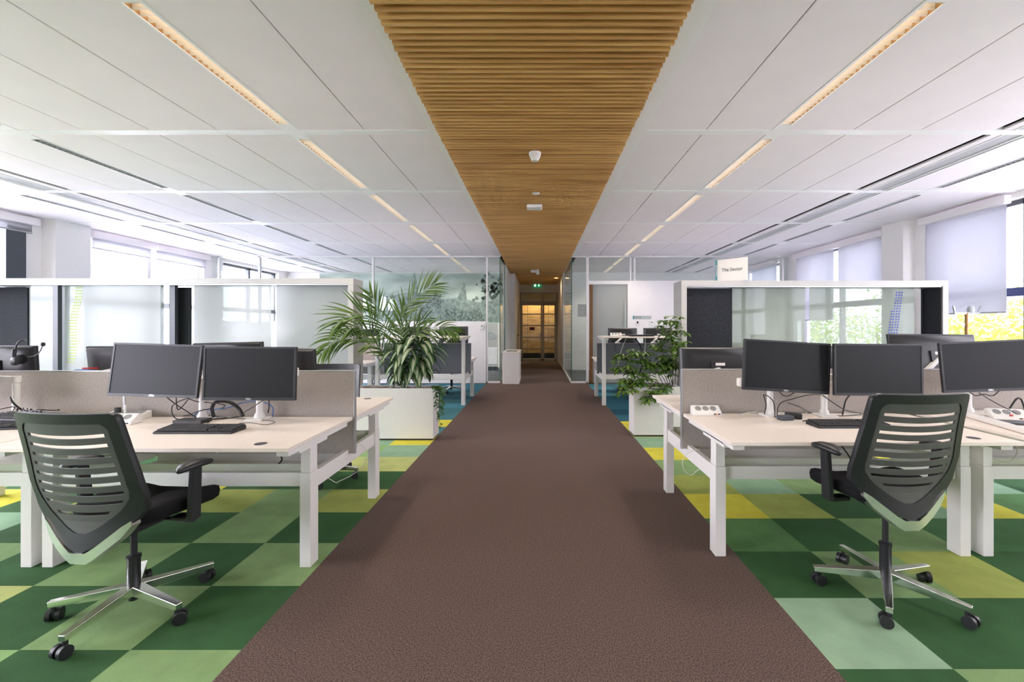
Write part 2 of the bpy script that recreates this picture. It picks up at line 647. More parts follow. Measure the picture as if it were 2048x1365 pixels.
for a, b in ((-0.935, -0.862), (0.80, 0.935)):
    trim_i += 1
    m = MB()
    m.box(a, b, YB, YG + 0.02, ZC - 0.006, ZC + 0.03)
    m.box(b - 0.006 if a < 0 else a, b if a < 0 else a + 0.006, YB, YG + 0.02, ZC + 0.03, ZC + 0.1)
    struct(m.build('trim_%d' % trim_i, 'ceiling_beam'), 'white margin strip beside the timber slats')
# air slots and grilles along the window sides
for sgn, xs, xg0, xg1 in ((-1, -5.83, -5.955, -6.22), (1, 3.98, 4.11, 4.37)):
    lo, hi = min(xg0, xg1), max(xg0, xg1)
    for y0, y1 in bays:
        if y0 < -1:
            continue
        trim_i += 1
        m = MB()
        m.box(xs - 0.036, xs + 0.036, y0, y1, ZC + 0.03, ZC + 0.05, 1)
        m.box(lo, hi, y0, y1, ZC + 0.004, ZC + 0.02, 2)
        for q in (lo + 0.008, hi - 0.008, hi - 0.06 if sgn > 0 else lo + 0.06):
            m.box(q - 0.007, q + 0.007, y0, y1, ZC - 0.006, ZC + 0.02, 0)
        struct(m.build('trim_%d' % trim_i, ['ceiling_beam', 'slot_black', 'grille_grey']), 'long air slot and grille strip in the ceiling')

# timber slats over the walkway
m = MB()
y = -1.2
rs = random.Random(3)
while y < YD - 0.02:
    dx = rs.uniform(-0.004, 0.004)
    m.box(-0.862 + dx, 0.80 + dx, y, y + 0.024, ZC - 0.035, ZC + 0.045)
    y += 0.0573
m.box(-0.86, 0.80, -1.2, YD, ZC + 0.10, ZC + 0.12)
struct(m.build('ceiling', 'wood_slat'), 'timber slat ceiling strip running above the walkway')
struct(MB().box(-0.86, 0.80, YB, -1.2, ZC, ZC + 0.05).build('ceiling', 'wood_slat'), 'timber ceiling strip')

# luminaires
lum_group = 'recessed strip lights in the ceiling'


def make_light(label, on=True):
    t = thing('ceiling_light', label, 'ceiling light', (0, 0, ZC), 0, lum_group)
    L = (BAY - 2 * BW) / 2
    b = MB()
    b.box(-0.067, 0.067, -L, -L + 0.10, -0.003, 0.02)
    b.box(-0.067, 0.067, L - 0.10, L, -0.003, 0.02)
    b.box(-0.067, -0.048, -L + .10, L - .10, -0.003, 0.02)
    b.box(0.048, 0.067, -L + .10, L - .10, -0.003, 0.02)
    b.box(-0.067, 0.067, -L, L, 0.115, 0.12)
    b.box(-0.067, -0.062, -L, L, 0.02, 0.115)
    b.box(0.062, 0.067, -L, L, 0.02, 0.115)
    b.build('housing', 'ceiling_beam', t)
    q = MB()
    n = 29
    y0, y1 = -L + 0.11, L - 0.11
    for i in range(n):
        yy = y0 + (y1 - y0) * i / (n - 1)
        q.add([(-0.048, yy - 0.001, 0), (0.048, yy - 0.001, 0), (0.048, yy + 0.001, 0), (-0.048, yy + 0.001, 0),
               (-0.048, yy - 0.008, 0.035), (0.048, yy - 0.008, 0.035), (0.048, yy + 0.008, 0.035), (-0.048, yy + 0.008, 0.035)],
              [(0, 3, 2, 1), (4, 5, 6, 7), (0, 1, 5, 4), (1, 2, 6, 5), (2, 3, 7, 6), (3, 0, 4, 7)])
    for sx in (-1, 1):
        rows = []
        for k in range(6):
            a = k / 5
            rows.append([(sx * (0.048 - 0.03 * a * a), y0, 0.002 + 0.09 * a), (sx * (0.048 - 0.03 * a * a), y1, 0.002 + 0.09 * a)])
        q.sheet(rows, mi=1)
    q.build('louvre', ['louvre_blade_lit', 'louvre_metal_lit'] if on else ['grille_grey', 'socket_grey'], t)  # lit look painted in: warm louvre tones when on, greys when off
    MB().cyl((0, y0, 0.062), (0, y1, 0.062), 0.008, 10).build('tube', 'tube_glow' if on else 'tube_off', t)
    return t


lum_rows = [(-6.645, 'outermost row by the left windows'), (-4.552, 'second row from the left windows'), (-2.132, 'row just left of the timber slats'),
            (2.085, 'row just right of the timber slats'), (4.905, 'row by the right windows')]
ORD = ['nearest', 'second nearest', 'third nearest', 'fourth nearest', 'fifth nearest', 'sixth nearest', 'farthest']
protos = {}
for x, rname in lum_rows:
    for k, (y0, y1) in enumerate(bays[5:]):
        lab = 'recessed louvred strip light, %s of the %s' % (ORD[k], rname)
        loc = (x, (y0 + y1) / 2, ZC)
        on = abs(x) < 3
        if on not in protos:
            protos[on] = make_light(lab, on)
            protos[on].location = loc
        else:
            dup(protos[on], loc, lab)

# downward beams of the lit rows
for x in (-2.132, 2.085):
    for k, (y0, y1) in enumerate(bays[4:]):
        ld = bpy.data.lights.new('strip_light_beam', 'SPOT')
        ld.energy = 38
        ld.color = (1.0, 0.88, 0.76)
        ld.spot_size = 2.5
        ld.spot_blend = 0.8
        ld.shadow_soft_size = 0.25
        lo = bpy.data.objects.new('strip_light_beam', ld)
        COL.objects.link(lo)
        lo.location = (x, (y0 + y1) / 2, ZC - 0.02)


# walls
def wall_with_openings(name, x0, x1, ops, y0, y1, z0=0.0, z1=ZC + 0.3):
    """side wall in the plane x; ops = list of (ya, yb, za, zb)"""
    m = MB()
    ops = sorted(ops)
    y = y0
    for ya, yb, za, zb in ops:
        m.box(x0, x1, y, ya, z0, z1)
        m.box(x0, x1, ya, yb, z0, za)
        m.box(x0, x1, ya, yb, zb, z1)
        y = yb
    m.box(x0, x1, y, y1, z0, z1)
    return struct(m.build(name, 'white_paint'))


SILL, HEAD = 0.80, 2.98
L_OPS = [(-3.8, -0.6, SILL, HEAD), (0.2, 4.2, SILL, HEAD), (4.3, 6.86, SILL, HEAD), (7.86, 10.55, SILL, HEAD), (11.2, 13.6, SILL, HEAD)]  # first opening lies out of view, sized for the light it adds
R_OPS = [(-3.8, -0.6, SILL, HEAD), (0.2, 3.3, SILL, HEAD), (3.4, 6.93, SILL, HEAD), (7.8, 10.42, SILL, HEAD), (11.2, 13.6, SILL, HEAD)]  # first opening unseen here too, kept to brighten camera-facing surfaces
wall_with_openings('wall_left', XL - 0.3, XL, L_OPS, YB, YM + 0.2)
wall_with_openings('wall_right', XR, XR + 0.3, R_OPS, YB, YM + 0.2)
struct(MB().box(XL - .3, XR + .3, YB - 0.2, YB, 0, ZC + .3).build('wall_rear', 'white_paint'))
struct(MB().box(XL, XL + 0.22, 7.10, 7.66, 0, ZC + .0).build('wall_left_column', 'white_paint'), 'white column against the left window wall')
struct(MB().box(5.83, XR, 7.17, 7.62, 0, ZC + .0).build('wall_right_column', 'white_paint'), 'white column between the right windows')

wi = 0
for side, ops in ((-1, L_OPS), (1, R_OPS)):
    xw = XL if side < 0 else XR
    for (ya, yb, za, zb) in ops:
        wi += 1
        xc = xw + side * 0.16
        m = MB()
        fw = 0.06
        mats = ['frame_dark', 'frame_blue'] if side > 0 else (['powder_white', 'powder_white'] if 7 < ya < 8 else ['frame_dark', 'frame_dark'])
        for yy in (ya + fw / 2, yb - fw / 2):
            m.box(xc - 0.04, xc + 0.04, yy - fw / 2, yy + fw / 2, za, zb)
        for zz in (za + fw / 2, zb - fw / 2):
            m.box(xc - 0.04, xc + 0.04, ya, yb, zz - fw / 2, zz + fw / 2)
        nm = 2 if yb - ya < 3.6 else 3
        for k in range(1, nm):
            yy = ya + (yb - ya) * k / nm
            if side > 0 and abs(ya - 3.4) < .01:
                yy = 5.64
            m.box(xc - 0.04, xc + 0.04, yy - 0.04, yy + 0.04, za, zb)
        m.box(xc - 0.05, xc + 0.05, ya, yb, 1.75, 1.86, 1)
        win = struct(m.build('window_%d' % wi, mats))
        struct(MB().box(xc - 0.006, xc + 0.006, ya + fw, yb - fw, za + fw, zb - fw).build('pane', 'glass_window', win))
        struct(MB().box(min(xw, xw + side * .1) - (0.12 if side > 0 else -0.0), max(xw, xw + side * .1) + (0.12 if side < 0 else 0.0), ya - 0.04, yb + 0.04, za - 0.03, za).build('window_sill', 'white_paint', win, bevel=0.004))
        # portal guiding the daylight in
        ld = bpy.data.lights.new('window_portal_%d' % wi, 'AREA')
        ld.shape = 'RECTANGLE'
        ld.size = yb - ya
        ld.size_y = zb - za
        ld.cycles.is_portal = True
        lo = bpy.data.objects.new('window_portal_%d' % wi, ld)
        COL.objects.link(lo)
        lo.location = (xw + side * 0.28, (ya + yb) / 2, (za + zb) / 2)
        lo.rotation_euler = (pi / 2, 0, pi / 2 if side > 0 else -pi / 2)

# dark upright at the left edge of the photo
struct(MB().box(XL - 0.06, XL + 0.03, 6.60, 6.86, 0.8, 2.86).build('window_99_frame'.replace('_99', '_11'), 'frame_dark'), 'dark grey window upright at the far left')


def roller_blind(label, side, ya, yb, zb, cassette=True, gap=0.05, group=None):
    xw = (XL + 0.04) if side < 0 else (XR - 0.04)
    t = thing('roller_blind', label, 'blind', (xw, (ya + yb) / 2, HEAD), 0, group)
    h = (yb - ya) / 2
    c = -side
    lo, hi = min(0, c * 0.07) - 0.01, max(0, c * 0.07) + 0.01
    MB().box(lo, hi, -h, h, -0.06, 0.045).build('cassette', 'ceiling_white', t, bevel=0.004)
    MB().box(-0.0012, 0.0012, -h + gap, h - gap, zb - HEAD, -0.06).build('fabric', 'blind_fabric', t)
    MB().cyl((0, -h + gap, zb - HEAD), (0, h - gap, zb - HEAD), 0.011, 10).build('bottom_bar', 'grille_grey', t)
    return t


roller_blind('grey roller blind lowered to mid height at the near right window', 1, 5.68, 6.98, 1.54)
roller_blind('grey roller blind half covering the right window before the glass wall, nearer half', 1, 7.72, 9.0, 2.12)
roller_blind('grey roller blind on the right window before the glass wall, farther half', 1, 9.03, 10.45, 1.50)
roller_blind('blind rolled almost up at the far left edge window', -1, 4.3, 6.98, 2.80)
roller_blind('short roller blind on the left window beyond the column, nearer half', -1, 7.82, 9.10, 2.74)
roller_blind('short roller blind on the left window beyond the column, farther half', -1, 9.14, 10.6, 2.74)
roller_blind('roller blind on the right window inside the glass room', 1, 11.2, 13.6, 1.6)

# ------------------------------------------------------------------ glass partitions
# left partition
wp = struct(MB().box(-7.85, -1.236, YG - 0.02, YG + 0.06, 0.0, 1.487).build('wall_far_left', 'white_paint'), 'white low wall below the left glass partition')
gl = MB()
xs = [XL, -7.65, at(519, 0, YG).x, at(746, 0, YG).x, at(974, 0, YG).x, -0.914]
for a, b in zip(xs[:-1], xs[1:]):
    gl.box(a, b, YG + 0.01, YG + 0.02, 1.487 if b < -1.2 else 0.05, ZC)
struct(gl.build('glass_pane', 'glass_clear', wp))
fr = MB()
for x in (at(438, 0, YG).x, at(519, 0, YG).x, at(746, 0, YG).x, at(974, 0, YG).x):
    fr.box(x - 0.02, x + 0.02, YG - 0.02, YG + 0.05, 0, ZC)
fr.box(XL, -0.914, YG - 0.02, YG + 0.05, ZC - 0.03, ZC)
fr.box(-1.236, -0.914, YG - 0.02, YG + 0.05, 0, 0.04)
struct(fr.build('glass_frame', 'powder_white', wp))
ed = MB()
ed.box(-0.925, -0.905, YG, YG + 0.02, 0.04, ZC - .03)
ed.box(-0.925, -0.905, 12.35, 12.37, 0.04, ZC - .03)
struct(ed.build('glass_edge', 'glass_edge', wp))
sd = MB()
sd.box(-0.925, -0.913, YG + 0.02, 12.35, 0.04, ZC - 0.03)
struct(sd.build('side_glass', 'glass_clear', wp))
struct(MB().box(-0.95, -0.88, 12.37, YM, 0, ZC).build('wall_corridor_left', 'white_paint'))
struct(MB().box(-0.95, -0.72, YM, YD + 0.1, 0, ZC).build('wall_corridor_left', 'white_paint'), 'corridor wall stepping in towards the end door')
# right partition
wr = struct(MB().box(at(1255, 0, YG).x, 6.02, YG - 0.02, YG + 0.08, 0.0, at(0, 562, YG).z).build('wall_far_right', 'white_paint'), 'white wall right of the sliding door')
gl = MB()
gx = [0.806, at(1175, 0, YG).x, at(1262, 0, YG).x, at(1269, 0, YG).x, XR]
zt = at(0, 562, YG).z
gl.box(0.806, gx[1], YG + .01, YG + .02, 0.05, ZC)
gl.box(gx[1], XR, YG + .01, YG + .02, zt, ZC)
struct(gl.build('glass_pane', 'glass_clear', wr))
fr = MB()
fr.box(gx[1] - 0.03, gx[1] + 0.03, YG - 0.02, YG + 0.05, 0, ZC)
for x in (at(1261, 0, YG).x, at(1269, 0, YG).x, at(1565, 0, YG).x):
    fr.box(x - 0.02, x + 0.02, YG - 0.02, YG + 0.05, zt, ZC)
fr.box(0.79, XR, YG - 0.02, YG + 0.05, ZC - 0.03, ZC)
fr.box(0.79, gx[1], YG - 0.02, YG + 0.05, 0, 0.04)
fr.box(gx[1], at(1255, 0, YG).x, YG - 0.03, YG + 0.06, at(0, 569, YG).z, zt)
struct(fr.build('glass_frame', 'powder_white', wr))
ed = MB()
ed.box(0.80, 0.82, YG, YG + 0.02, 0.04, ZC - .03)
struct(ed.build('glass_edge', 'glass_edge', wr))
struct(MB().box(0.80, 0.812, YG + 0.02, YM - 0.1, 0.04, ZC - .03).build('side_glass', 'glass_clear', wr))
m = MB()
m.box(0.79, 0.825, YG + 0.02, YM - 0.1, 0, 0.04)
m.box(0.79, 0.825, YG + 0.02, YM - 0.1, ZC - 0.03, ZC)
m.box(0.79, 0.825, YM - 0.1, YM - 0.02, 0, ZC)
struct(m.build('glass_frame', 'powder_white', wr))
struct(MB().box(0.785, 0.95, YM - 0.02, YD + .1, 0, ZC).build('wall_corridor_right', 'white_paint'))
# sliding door
dx0, dx1 = at(1179, 0, YG).x, at(1255, 0, YG).x
dr = struct(MB().box(dx0, dx0 + 0.075, YG - 0.04, YG + 0.05, 0, at(0, 570, YG).z).build('door_1', 'door_brown'), 'frosted sliding door with brown jamb')
struct(MB().box(dx0 + 0.075, dx1, YG + 0.02, YG + 0.035, 0.01, at(0, 570, YG).z).build('door_leaf', 'glass_frost', dr))
struct(MB().cyl((dx1 - 0.06, YG - 0.01, 0.8), (dx1 - 0.06, YG - 0.01, 2.0), 0.02, 12).build('door_handle', 'plate_grey', dr))
# walls behind the rooms
struct(MB().box(XL - .3, -0.88, YM, YM + 0.15, 0, ZC + .3).build('wall_back_left', 'white_paint'))
struct(MB().box(0.80, XR + .3, YM, YM + 0.15, 0, ZC + .3).build('wall_back_right', 'white_paint'))
# dotted film on the right-hand glass
m = MB()
for i in range(34):
    for j in range(2):
        z = 0.15 + i * 0.085
        yy = YG + 0.35 + j * 0.12 + 0.05 * sin(i * .7)
        m.cyl((0.797, yy, z), (0.799, yy, z), 0.022, 8)
for i in range(13):
    for j in range(5):
        m.cyl((0.86 + i * 0.024, YG + 0.004, 0.08 + j * 0.04), (0.86 + i * 0.024, YG + 0.009, 0.08 + j * 0.04), 0.007, 6)
struct(m.build('glass_dots', 'dot_dark', wr))
tag(MB().box(at(1155.5, 0, YG).x, at(1172.5, 0, YG).x, YG - 0.002, YG + 0.008, at(0, 634, YG).z, at(0, 609, YG).z).build('notice_sheet', 'glass_frost'),
    'pale square notice stuck on the glass beside the corridor', 'notice')

# mural
mt = thing('wall_mural', 'grey green printed cityscape mural behind the left glass partition', 'mural', (-4.0, YM - 0.01, 2.2))
mx0, mx1 = at(640, 0, YM).x, -0.97
mz0, mz1 = 1.45, 3.03
mc = Vector((-4.0, YM - 0.01, 2.2))
MB().box(mx0 + 4, mx1 + 4, -0.012, 0, mz0 - 2.2, mz1 - 2.2).build('print_panel', 'mural_base', mt)


def flat(pts, y0=-0.014, y1=-0.012):
    mm = MB()
    n = len(pts)
    mm.prism([(at(a, b, YM).x + 4, at(a, b, YM).z - 2.2) for a, b in pts], lambda a, b, t: (a, t, b), y0, y1)
    return mm


far_roofs = [(655, 645), (655, 600), (690, 585), (720, 590), (722, 575), (726, 590), (760, 596), (800, 588), (822, 585), (824, 560), (829, 545), (834, 560),
             (836, 585), (860, 592), (890, 600), (915, 596), (925, 575), (928, 560), (931, 575), (934, 600), (960, 606), (998, 600), (998, 645)]
flat(far_roofs).build('skyline', 'mural_ink', mt)
near_b = [(826, 645), (846, 612), (856, 606), (858, 600), (862, 600), (862, 603), (868, 592), (868, 580), (875, 580), (876, 592), (882, 590), (884, 645)]
flat(near_b, -0.0155, -0.0142).build('gabled_house', 'mural_ink_dark', mt)
flat([(838, 645), (852, 622), (866, 615), (880, 622), (880, 645)], -0.017, -0.0157).build('gabled_house', 'mural_ink', mt)
flat([(890, 645), (890, 620), (905, 615), (930, 622), (960, 618), (970, 645)], -0.0155, -0.0142).build('low_houses', 'mural_ink_dark', mt)
rt = random.Random(4)
tm = MB()
for i in range(70):
    a = rt.gauss(0, 1)
    px, py = 980 + a * 13, 580 + rt.gauss(0, 13) + 0
    r = rt.uniform(2, 5)
    tm.prism([(at(px + r * cos(t), py + r * sin(t), YM).x + 4, at(px + r * cos(t), py + r * sin(t), YM).z - 2.2) for t in [k * pi / 3 for k in range(6)]],
             lambda a, b, t: (a, t, b), -0.0165, -0.0145)
tm.build('tree_print', 'mural_ink_dark', mt)

# low white cupboard with round vent, behind the left clear pane
cb = thing('wall_cupboard', 'white cupboard with a round vent seen through the clear glass pane', 'cupboard', (-1.42, YM - 0.2, 0))
MB().box(-0.40, 0.22, 0, 0.18, 0.12, 1.46).build('body', 'cabinet_white', cb, bevel=0.005)
MB().box(-0.3, 0.16, -0.012, 0, 0.2, 0.72).build('door', 'powder_white', cb, bevel=0.003)
MB().lathe([(0.13, 0), (0.13, 0.02), (0.11, 0.025), (0.10, 0.012), (0.05, 0.012), (0.045, 0.025), (0.001, 0.025)], (-0.03, 0, 1.08), 28, mat=Matrix.Rotation(pi / 2, 3, 'X')).build('vent', 'plate_grey', cb)
MB().box(0.18, 0.24, -0.01, 0.18, 0.10, 1.48).build('side_trim', 'desk_laminate', cb)
MB().box(-0.35, 0.18, 0.03, 0.16, 0, 0.12).build('plinth', 'frame_dark', cb)

# ------------------------------------------------------------------ corridor end
dw = MB()
dz = {k: at(0, 480 + .2198 * v, YD).z for k, v in dict(top=480, t0=490, t1=558, d0=585, g0=597, g1=1085).items()}


def dxp(cx):
    return at(920 + .2198 * cx, 0, YD).x


ztopdoor = dz['top']
dw.box(-0.75, 0.79, YD, YD + 0.12, ztopdoor, ZC + .1)
struct(dw.build('wall_end', 'white_paint'), 'wall above the end door')
d2 = MB()
for a, b in ((545, 556), (743, 762), (874, 892)):
    d2.box(dxp(a), dxp(b), YD, YD + 0.1, dz['d0'], dz['top'])
d2.box(-0.75, 0.79, YD, YD + .1, dz['t0'], dz['top'])
d2.box(-0.75, 0.79, YD - 0.01, YD + .1, dz['d0'], dz['t1'])
for a, b in ((540, 552), (876, 892)):
    d2.box(dxp(a), dxp(b), YD - .01, YD + 0.1, 0, dz['d0'])
dd = struct(d2.build('door_2', 'door_grey'), 'double glazed end door with transom lights')
for a, b in ((553, 750), (752, 875)):
    lf = MB()
    s = 15
    lf.box(dxp(a), dxp(a + s), YD, YD + .05, 0.01, dz['d0'])
    lf.box(dxp(b - s), dxp(b), YD, YD + .05, 0.01, dz['d0'])
    lf.box(dxp(a), dxp(b), YD, YD + .05, dz['g0'], dz['d0'])
    lf.box(dxp(a), dxp(b), YD, YD + .05, 0.01, 0.08)
    for yy in (677, 780, 887, 992):
        z = at(0, 480 + .2198 * yy, YD).z
        lf.box(dxp(a + s), dxp(b - s), YD + .01, YD + .04, z - 0.02, z + 0.02)
    q = struct(lf.build('door_leaf', 'door_grey', dd))
    struct(MB().box(dxp(a + s), dxp(b - s), YD + .022, YD + .028, 0.08, dz['g0']).build('glass', 'glass_clear', q))
struct(MB().box(-0.72, 0.76, YD + .04, YD + .046, dz['t1'], dz['t0']).build('transom_glass', 'glass_clear', dd))
struct(MB().bar((dxp(733), YD - .05, 1.0), (dxp(733), YD - .05, 1.12), 0.03, 0.03).bar((dxp(733), YD - .05, 1.06), (dxp(715), YD - .05, 1.06), .02, .02).build('door_handle', 'alu_trim', dd))
# lobby beyond
struct(MB().box(-1.6, 1.7, YD + 3, YD + 3.1, 0, ZC + .3).build('wall_lobby', 'white_paint'), 'back wall of the lobby beyond the end door')
m = MB()
m.box(-1.6, -1.5, YD + .12, YD + 3, 0, ZC + .3)
m.box(1.6, 1.7, YD + .12, YD + 3, 0, ZC + .3)
m.box(-1.6, -0.75, YD, YD + .12, 0, ZC + .3)
m.box(0.79, 1.7, YD, YD + .12, 0, ZC + .3)
m.box(-1.6, 1.7, YD, YD + 3.1, ZC + .1, ZC + .3)
struct(m.build('wall_lobby', 'frame_dark'), 'dark walls and ceiling of the lobby')
lk = thing('plywood_lockers', 'plywood locker wall behind the glazed end door', 'lockers', (0, YD + 1.5, 0))
for i in range(4):
    z0 = 0.22 + i * 0.52
    for j in range(3):
        x0 = -1.35 + j * 0.9
        MB().box(x0 + .005, x0 + .895, 0, 0.5, z0 + .005, z0 + .515).build('locker_door', 'plywood', lk, bevel=0.004, bseg=1)
MB().box(-1.35, 1.35, 0.05, 0.5, 0, 0.22).build('plinth', 'frame_dark', lk)
tag(MB().box(dxp(633), dxp(679), YD - .004, YD + .012, at(0, 480 + .2198 * 823, YD).z, at(0, 480 + .2198 * 794, YD).z).build('door_sticker', 'dark_red'),
    'dark red sticker on the glass of the end door', 'sticker')
ex = thing('exit_sign', 'small green lit emergency exit sign over the end door', 'exit sign', (dxp(703), YD - 0.12, at(0, 571.5, YD).z))
MB().box(-0.155, 0.155, -0.012, 0.012, -0.075, 0.075).build('sign_plate', 'exit_green_lit', ex, bevel=0.003)
MB().box(-0.02, 0.02, 0.012, 0.12, -0.02, 0.02).build('bracket', 'powder_white', ex)
a = MB()
a.box(-0.115, -0.055, -0.0145, -0.0125, -0.05, 0.05)
ar = [(0.05, 0.05), (0.03, 0.05), (0.03, 0.0), (0.0, 0.0), (0.04, -0.05), (0.08, 0.0), (0.05, 0.0)]
a.prism([(x + .02, z) for x, z in ar], lambda p, q, t: (p, t, q), -0.0145, -0.0125)
a.build('arrow', 'exit_white', ex)
b = MB()
b.cyl((-0.088, -0.0165, 0.03), (-0.088, -0.0147, 0.03), 0.010, 10)
b.bar((-0.09, -0.0155, 0.02), (-0.082, -0.0155, -0.015), .016, .0018, up=(0, 1, 0))
b.bar((-0.084, -0.0155, -0.015), (-0.1, -0.0155, -0.045), .009, .0018, up=(0, 1, 0))
b.bar((-0.084, -0.0155, -0.015), (-0.068, -0.0155, -0.04), .009, .0018, up=(0, 1, 0))
b.bar((-0.105, -0.0155, 0.012), (-0.07, -0.0155, 0.008), .008, .0018, up=(0, 1, 0))
b.build('running_figure', 'exit_green_lit', ex)
for k, (x, yy) in enumerate(((0.62, 15.3),)):
    sp = thing('downlight', 'warm glowing recessed downlight at the right end of the corridor', 'downlight', (x, yy, ZC - .035))
    MB().lathe([(0.075, 0.0), (0.075, -0.008), (0.055, -0.008), (0.05, 0.0)], seg=24).build('ring', 'alu_trim', sp)
    MB().cyl((0, 0, -0.003), (0, 0, -0.006), 0.052, 20).build('lamp', 'spot_glow', sp)


def spot(name, loc, e, col, size=1.6, blend=0.6, target=(0, 0, -1)):
    ld = bpy.data.lights.new(name, 'SPOT')
    ld.energy = e
    ld.color = col
    ld.spot_size = size
    ld.spot_blend = blend
    ld.shadow_soft_size = 0.05
    o = bpy.data.objects.new(name, ld)
    COL.objects.link(o)
    o.location = loc
    o.rotation_euler = Vector(target).to_track_quat('-Z', 'Y').to_euler()
    return o


spot('downlight_beam', (0.62, 15.3, ZC - .06), 12, (1, 0.72, 0.42), 2.2)
spot('lobby_downlight', (-0.35, YD + 0.9, ZC - .1), 42, (1, 0.78, 0.5), 2.4, target=(0, .25, -1))
spot('lobby_downlight', (0.45, YD + 0.9, ZC - .1), 36, (1, 0.78, 0.5), 2.4, target=(0, .25, -1))
# corridor side door on the left
cd = struct(MB().box(-0.722, -0.712, 15.6, 16.7, 0, 2.2).build('door_3', 'door_grey'), 'grey side door in the corridor')
struct(MB().box(-0.711, -0.68, 15.75, 15.9, 1.02, 1.08).build('door_handle', 'black_plastic', cd))

# ceiling devices on the slats
sm = thing('smoke_detector', 'white round smoke detector under the timber slats, nearest device', 'smoke detector', (at(1070, 0, 4.3).x, 4.3, ZC - .035))
MB().lathe([(0.058, 0), (0.058, -0.02), (0.05, -0.03), (0.05, -0.045), (0.036, -0.062), (0.03, -0.078), (0.001, -0.08)], seg=28).build('head', 'plastic_white', sm, smooth=True, auto=R(35))
k_ = MB()
for i in range(8):
    t = i * pi / 4
    k_.bar((0.038 * cos(t), 0.038 * sin(t), -0.05), (0.03 * cos(t), 0.03 * sin(t), -0.075), 0.006, 0.01)
k_.build('cage', 'plastic_white', sm)
dc = thing('ceiling_sensor', 'small flat white disc sensor on the timber slats', 'sensor', (at(1072, 0, 5.6).x, 5.6, ZC - .035))
MB().lathe([(0.046, 0), (0.046, -0.008), (0.03, -0.014), (0.001, -0.015)], seg=28).build('disc', 'plastic_white', dc, smooth=True, auto=R(35))
bx_ = thing('access_point', 'white rounded box on the timber slats beyond the disc sensor', 'access point', (at(1069, 0, 6.15).x, 6.15, ZC - .035))
MB().box(-0.105, 0.105, -0.08, 0.1, -0.05, 0).build('case', 'plastic_white', bx_, bevel=0.02, bseg=3)
e2 = thing('ceiling_sensor', 'white box with a round detector below, farthest on the timber slats', 'sensor', (at(1070, 0, 13.2).x, 13.2, ZC - .035))
MB().box(-0.12, 0.12, -0.06, 0.06, -0.075, 0).build('case', 'plastic_white', e2, bevel=0.01)
MB().lathe([(0.05, 0), (0.05, -0.03), (0.03, -0.05), (0.001, -0.055)], (0.08, -0.12, -0.09), 20).cyl((0.08, -0.12, 0), (0.08, -0.12, -0.09), 0.03).build('detector', 'plastic_white', e2)

# ------------------------------------------------------------------ bench desks
SW = 0.06


def make_bench(x0, x1, yc, zn, zf, label, group, screen='screen_fabric', outer=None, dep=0.785):
    """two face-to-face height-adjustable desks on one frame"""
    t = thing('bench_desk', label, 'desk', ((x0 + x1) / 2, yc, 0), 0, group)
    cx = (x0 + x1) / 2
    w = (x1 - x0) / 2
    for s, z in ((-1, zn), (1, zf)):
        ya, yb = (-0.035 - dep, -0.035) if s < 0 else (0.035, 0.035 + dep)
        tp = MB()
        tp.box(-w, w, ya, yb, z - 0.022, z, 0)
        top = tp.build('desktop', ['desk_laminate', 'desk_edge'], t, bevel=0.0025, bseg=2)
        g = MB()
        gx = w - 0.19
        gy = ya + 0.085 if s < 0 else yb - 0.085
        g.lathe([(0.031, z), (0.031, z + 0.0012), (0.028, z + 0.0015), (0.026, z + 0.0006), (0.001, z + 0.0006)], (gx, gy, 0), 24)
        g.build('control_button', 'frame_dark', top)
        ly = s * 0.505
        for sx in (-1, 1):
            lx = sx * (w - 0.055)
            lg = MB()
            lg.box(lx - 0.031, lx + 0.031, ly - 0.045, ly + 0.045, 0.0, 0.53)
            leg = lg.build('leg', 'powder_white', t, bevel=0.003)
            MB().box(lx - 0.027, lx + 0.027, ly - 0.040, ly + 0.040, 0.531, z - 0.072).build('leg_sleeve', 'powder_white', leg, bevel=0.002)
            br = MB()
            yl0, yl1 = ya + 0.04, yb - 0.04
            br.box(lx - 0.03, lx + 0.03, ly - 0.16, ly + 0.16, z - 0.072, z - 0.045)
            br.box(lx - 0.03, lx + 0.035, yl0, yl1, z - 0.055, z - 0.0225)
            br.build('bracket', 'powder_white', t, bevel=0.002)
        MB().box(-w + 0.09, w - 0.09, ly - 0.02, ly + 0.02, 0.447, 0.525).build('cross_beam', 'powder_white', t, bevel=0.003)
    for sx in (-1, 1):
        lx = sx * (w - 0.055)
        MB().box(lx - 0.018, lx + 0.018, -0.46, 0.46, 0.42, 0.515).build('side_rail', 'powder_white', t, bevel=0.003)
    tr = MB()
    tr.box(-w + .1, w - .1, -0.13, 0.13, 0.395, 0.399)
    tr.box(-w + .1, w - .1, -0.132, -0.128, 0.395, 0.455)
    tr.box(-w + .1, w - .1, 0.128, 0.132, 0.395, 0.455)
    tr.build('cable_tray', 'powder_white', t)
    sc = MB()
    sc.box(-w - 0.0, w + 0.0, -0.016, 0.016, 0.49, 1.052)
    scr = sc.build('divider_screen', screen, t, bevel=0.004)
    e = MB()
    e.box(-w - 0.004, -w + 0.001, -0.018, 0.018, 0.488, 1.054)
    e.box(w - 0.001, w + 0.004, -0.018, 0.018, 0.488, 1.054)
    e.box(-w, w, -0.018, 0.018, 1.051, 1.055)
    e.build('edge_trim', 'alu_trim', scr)
    return t


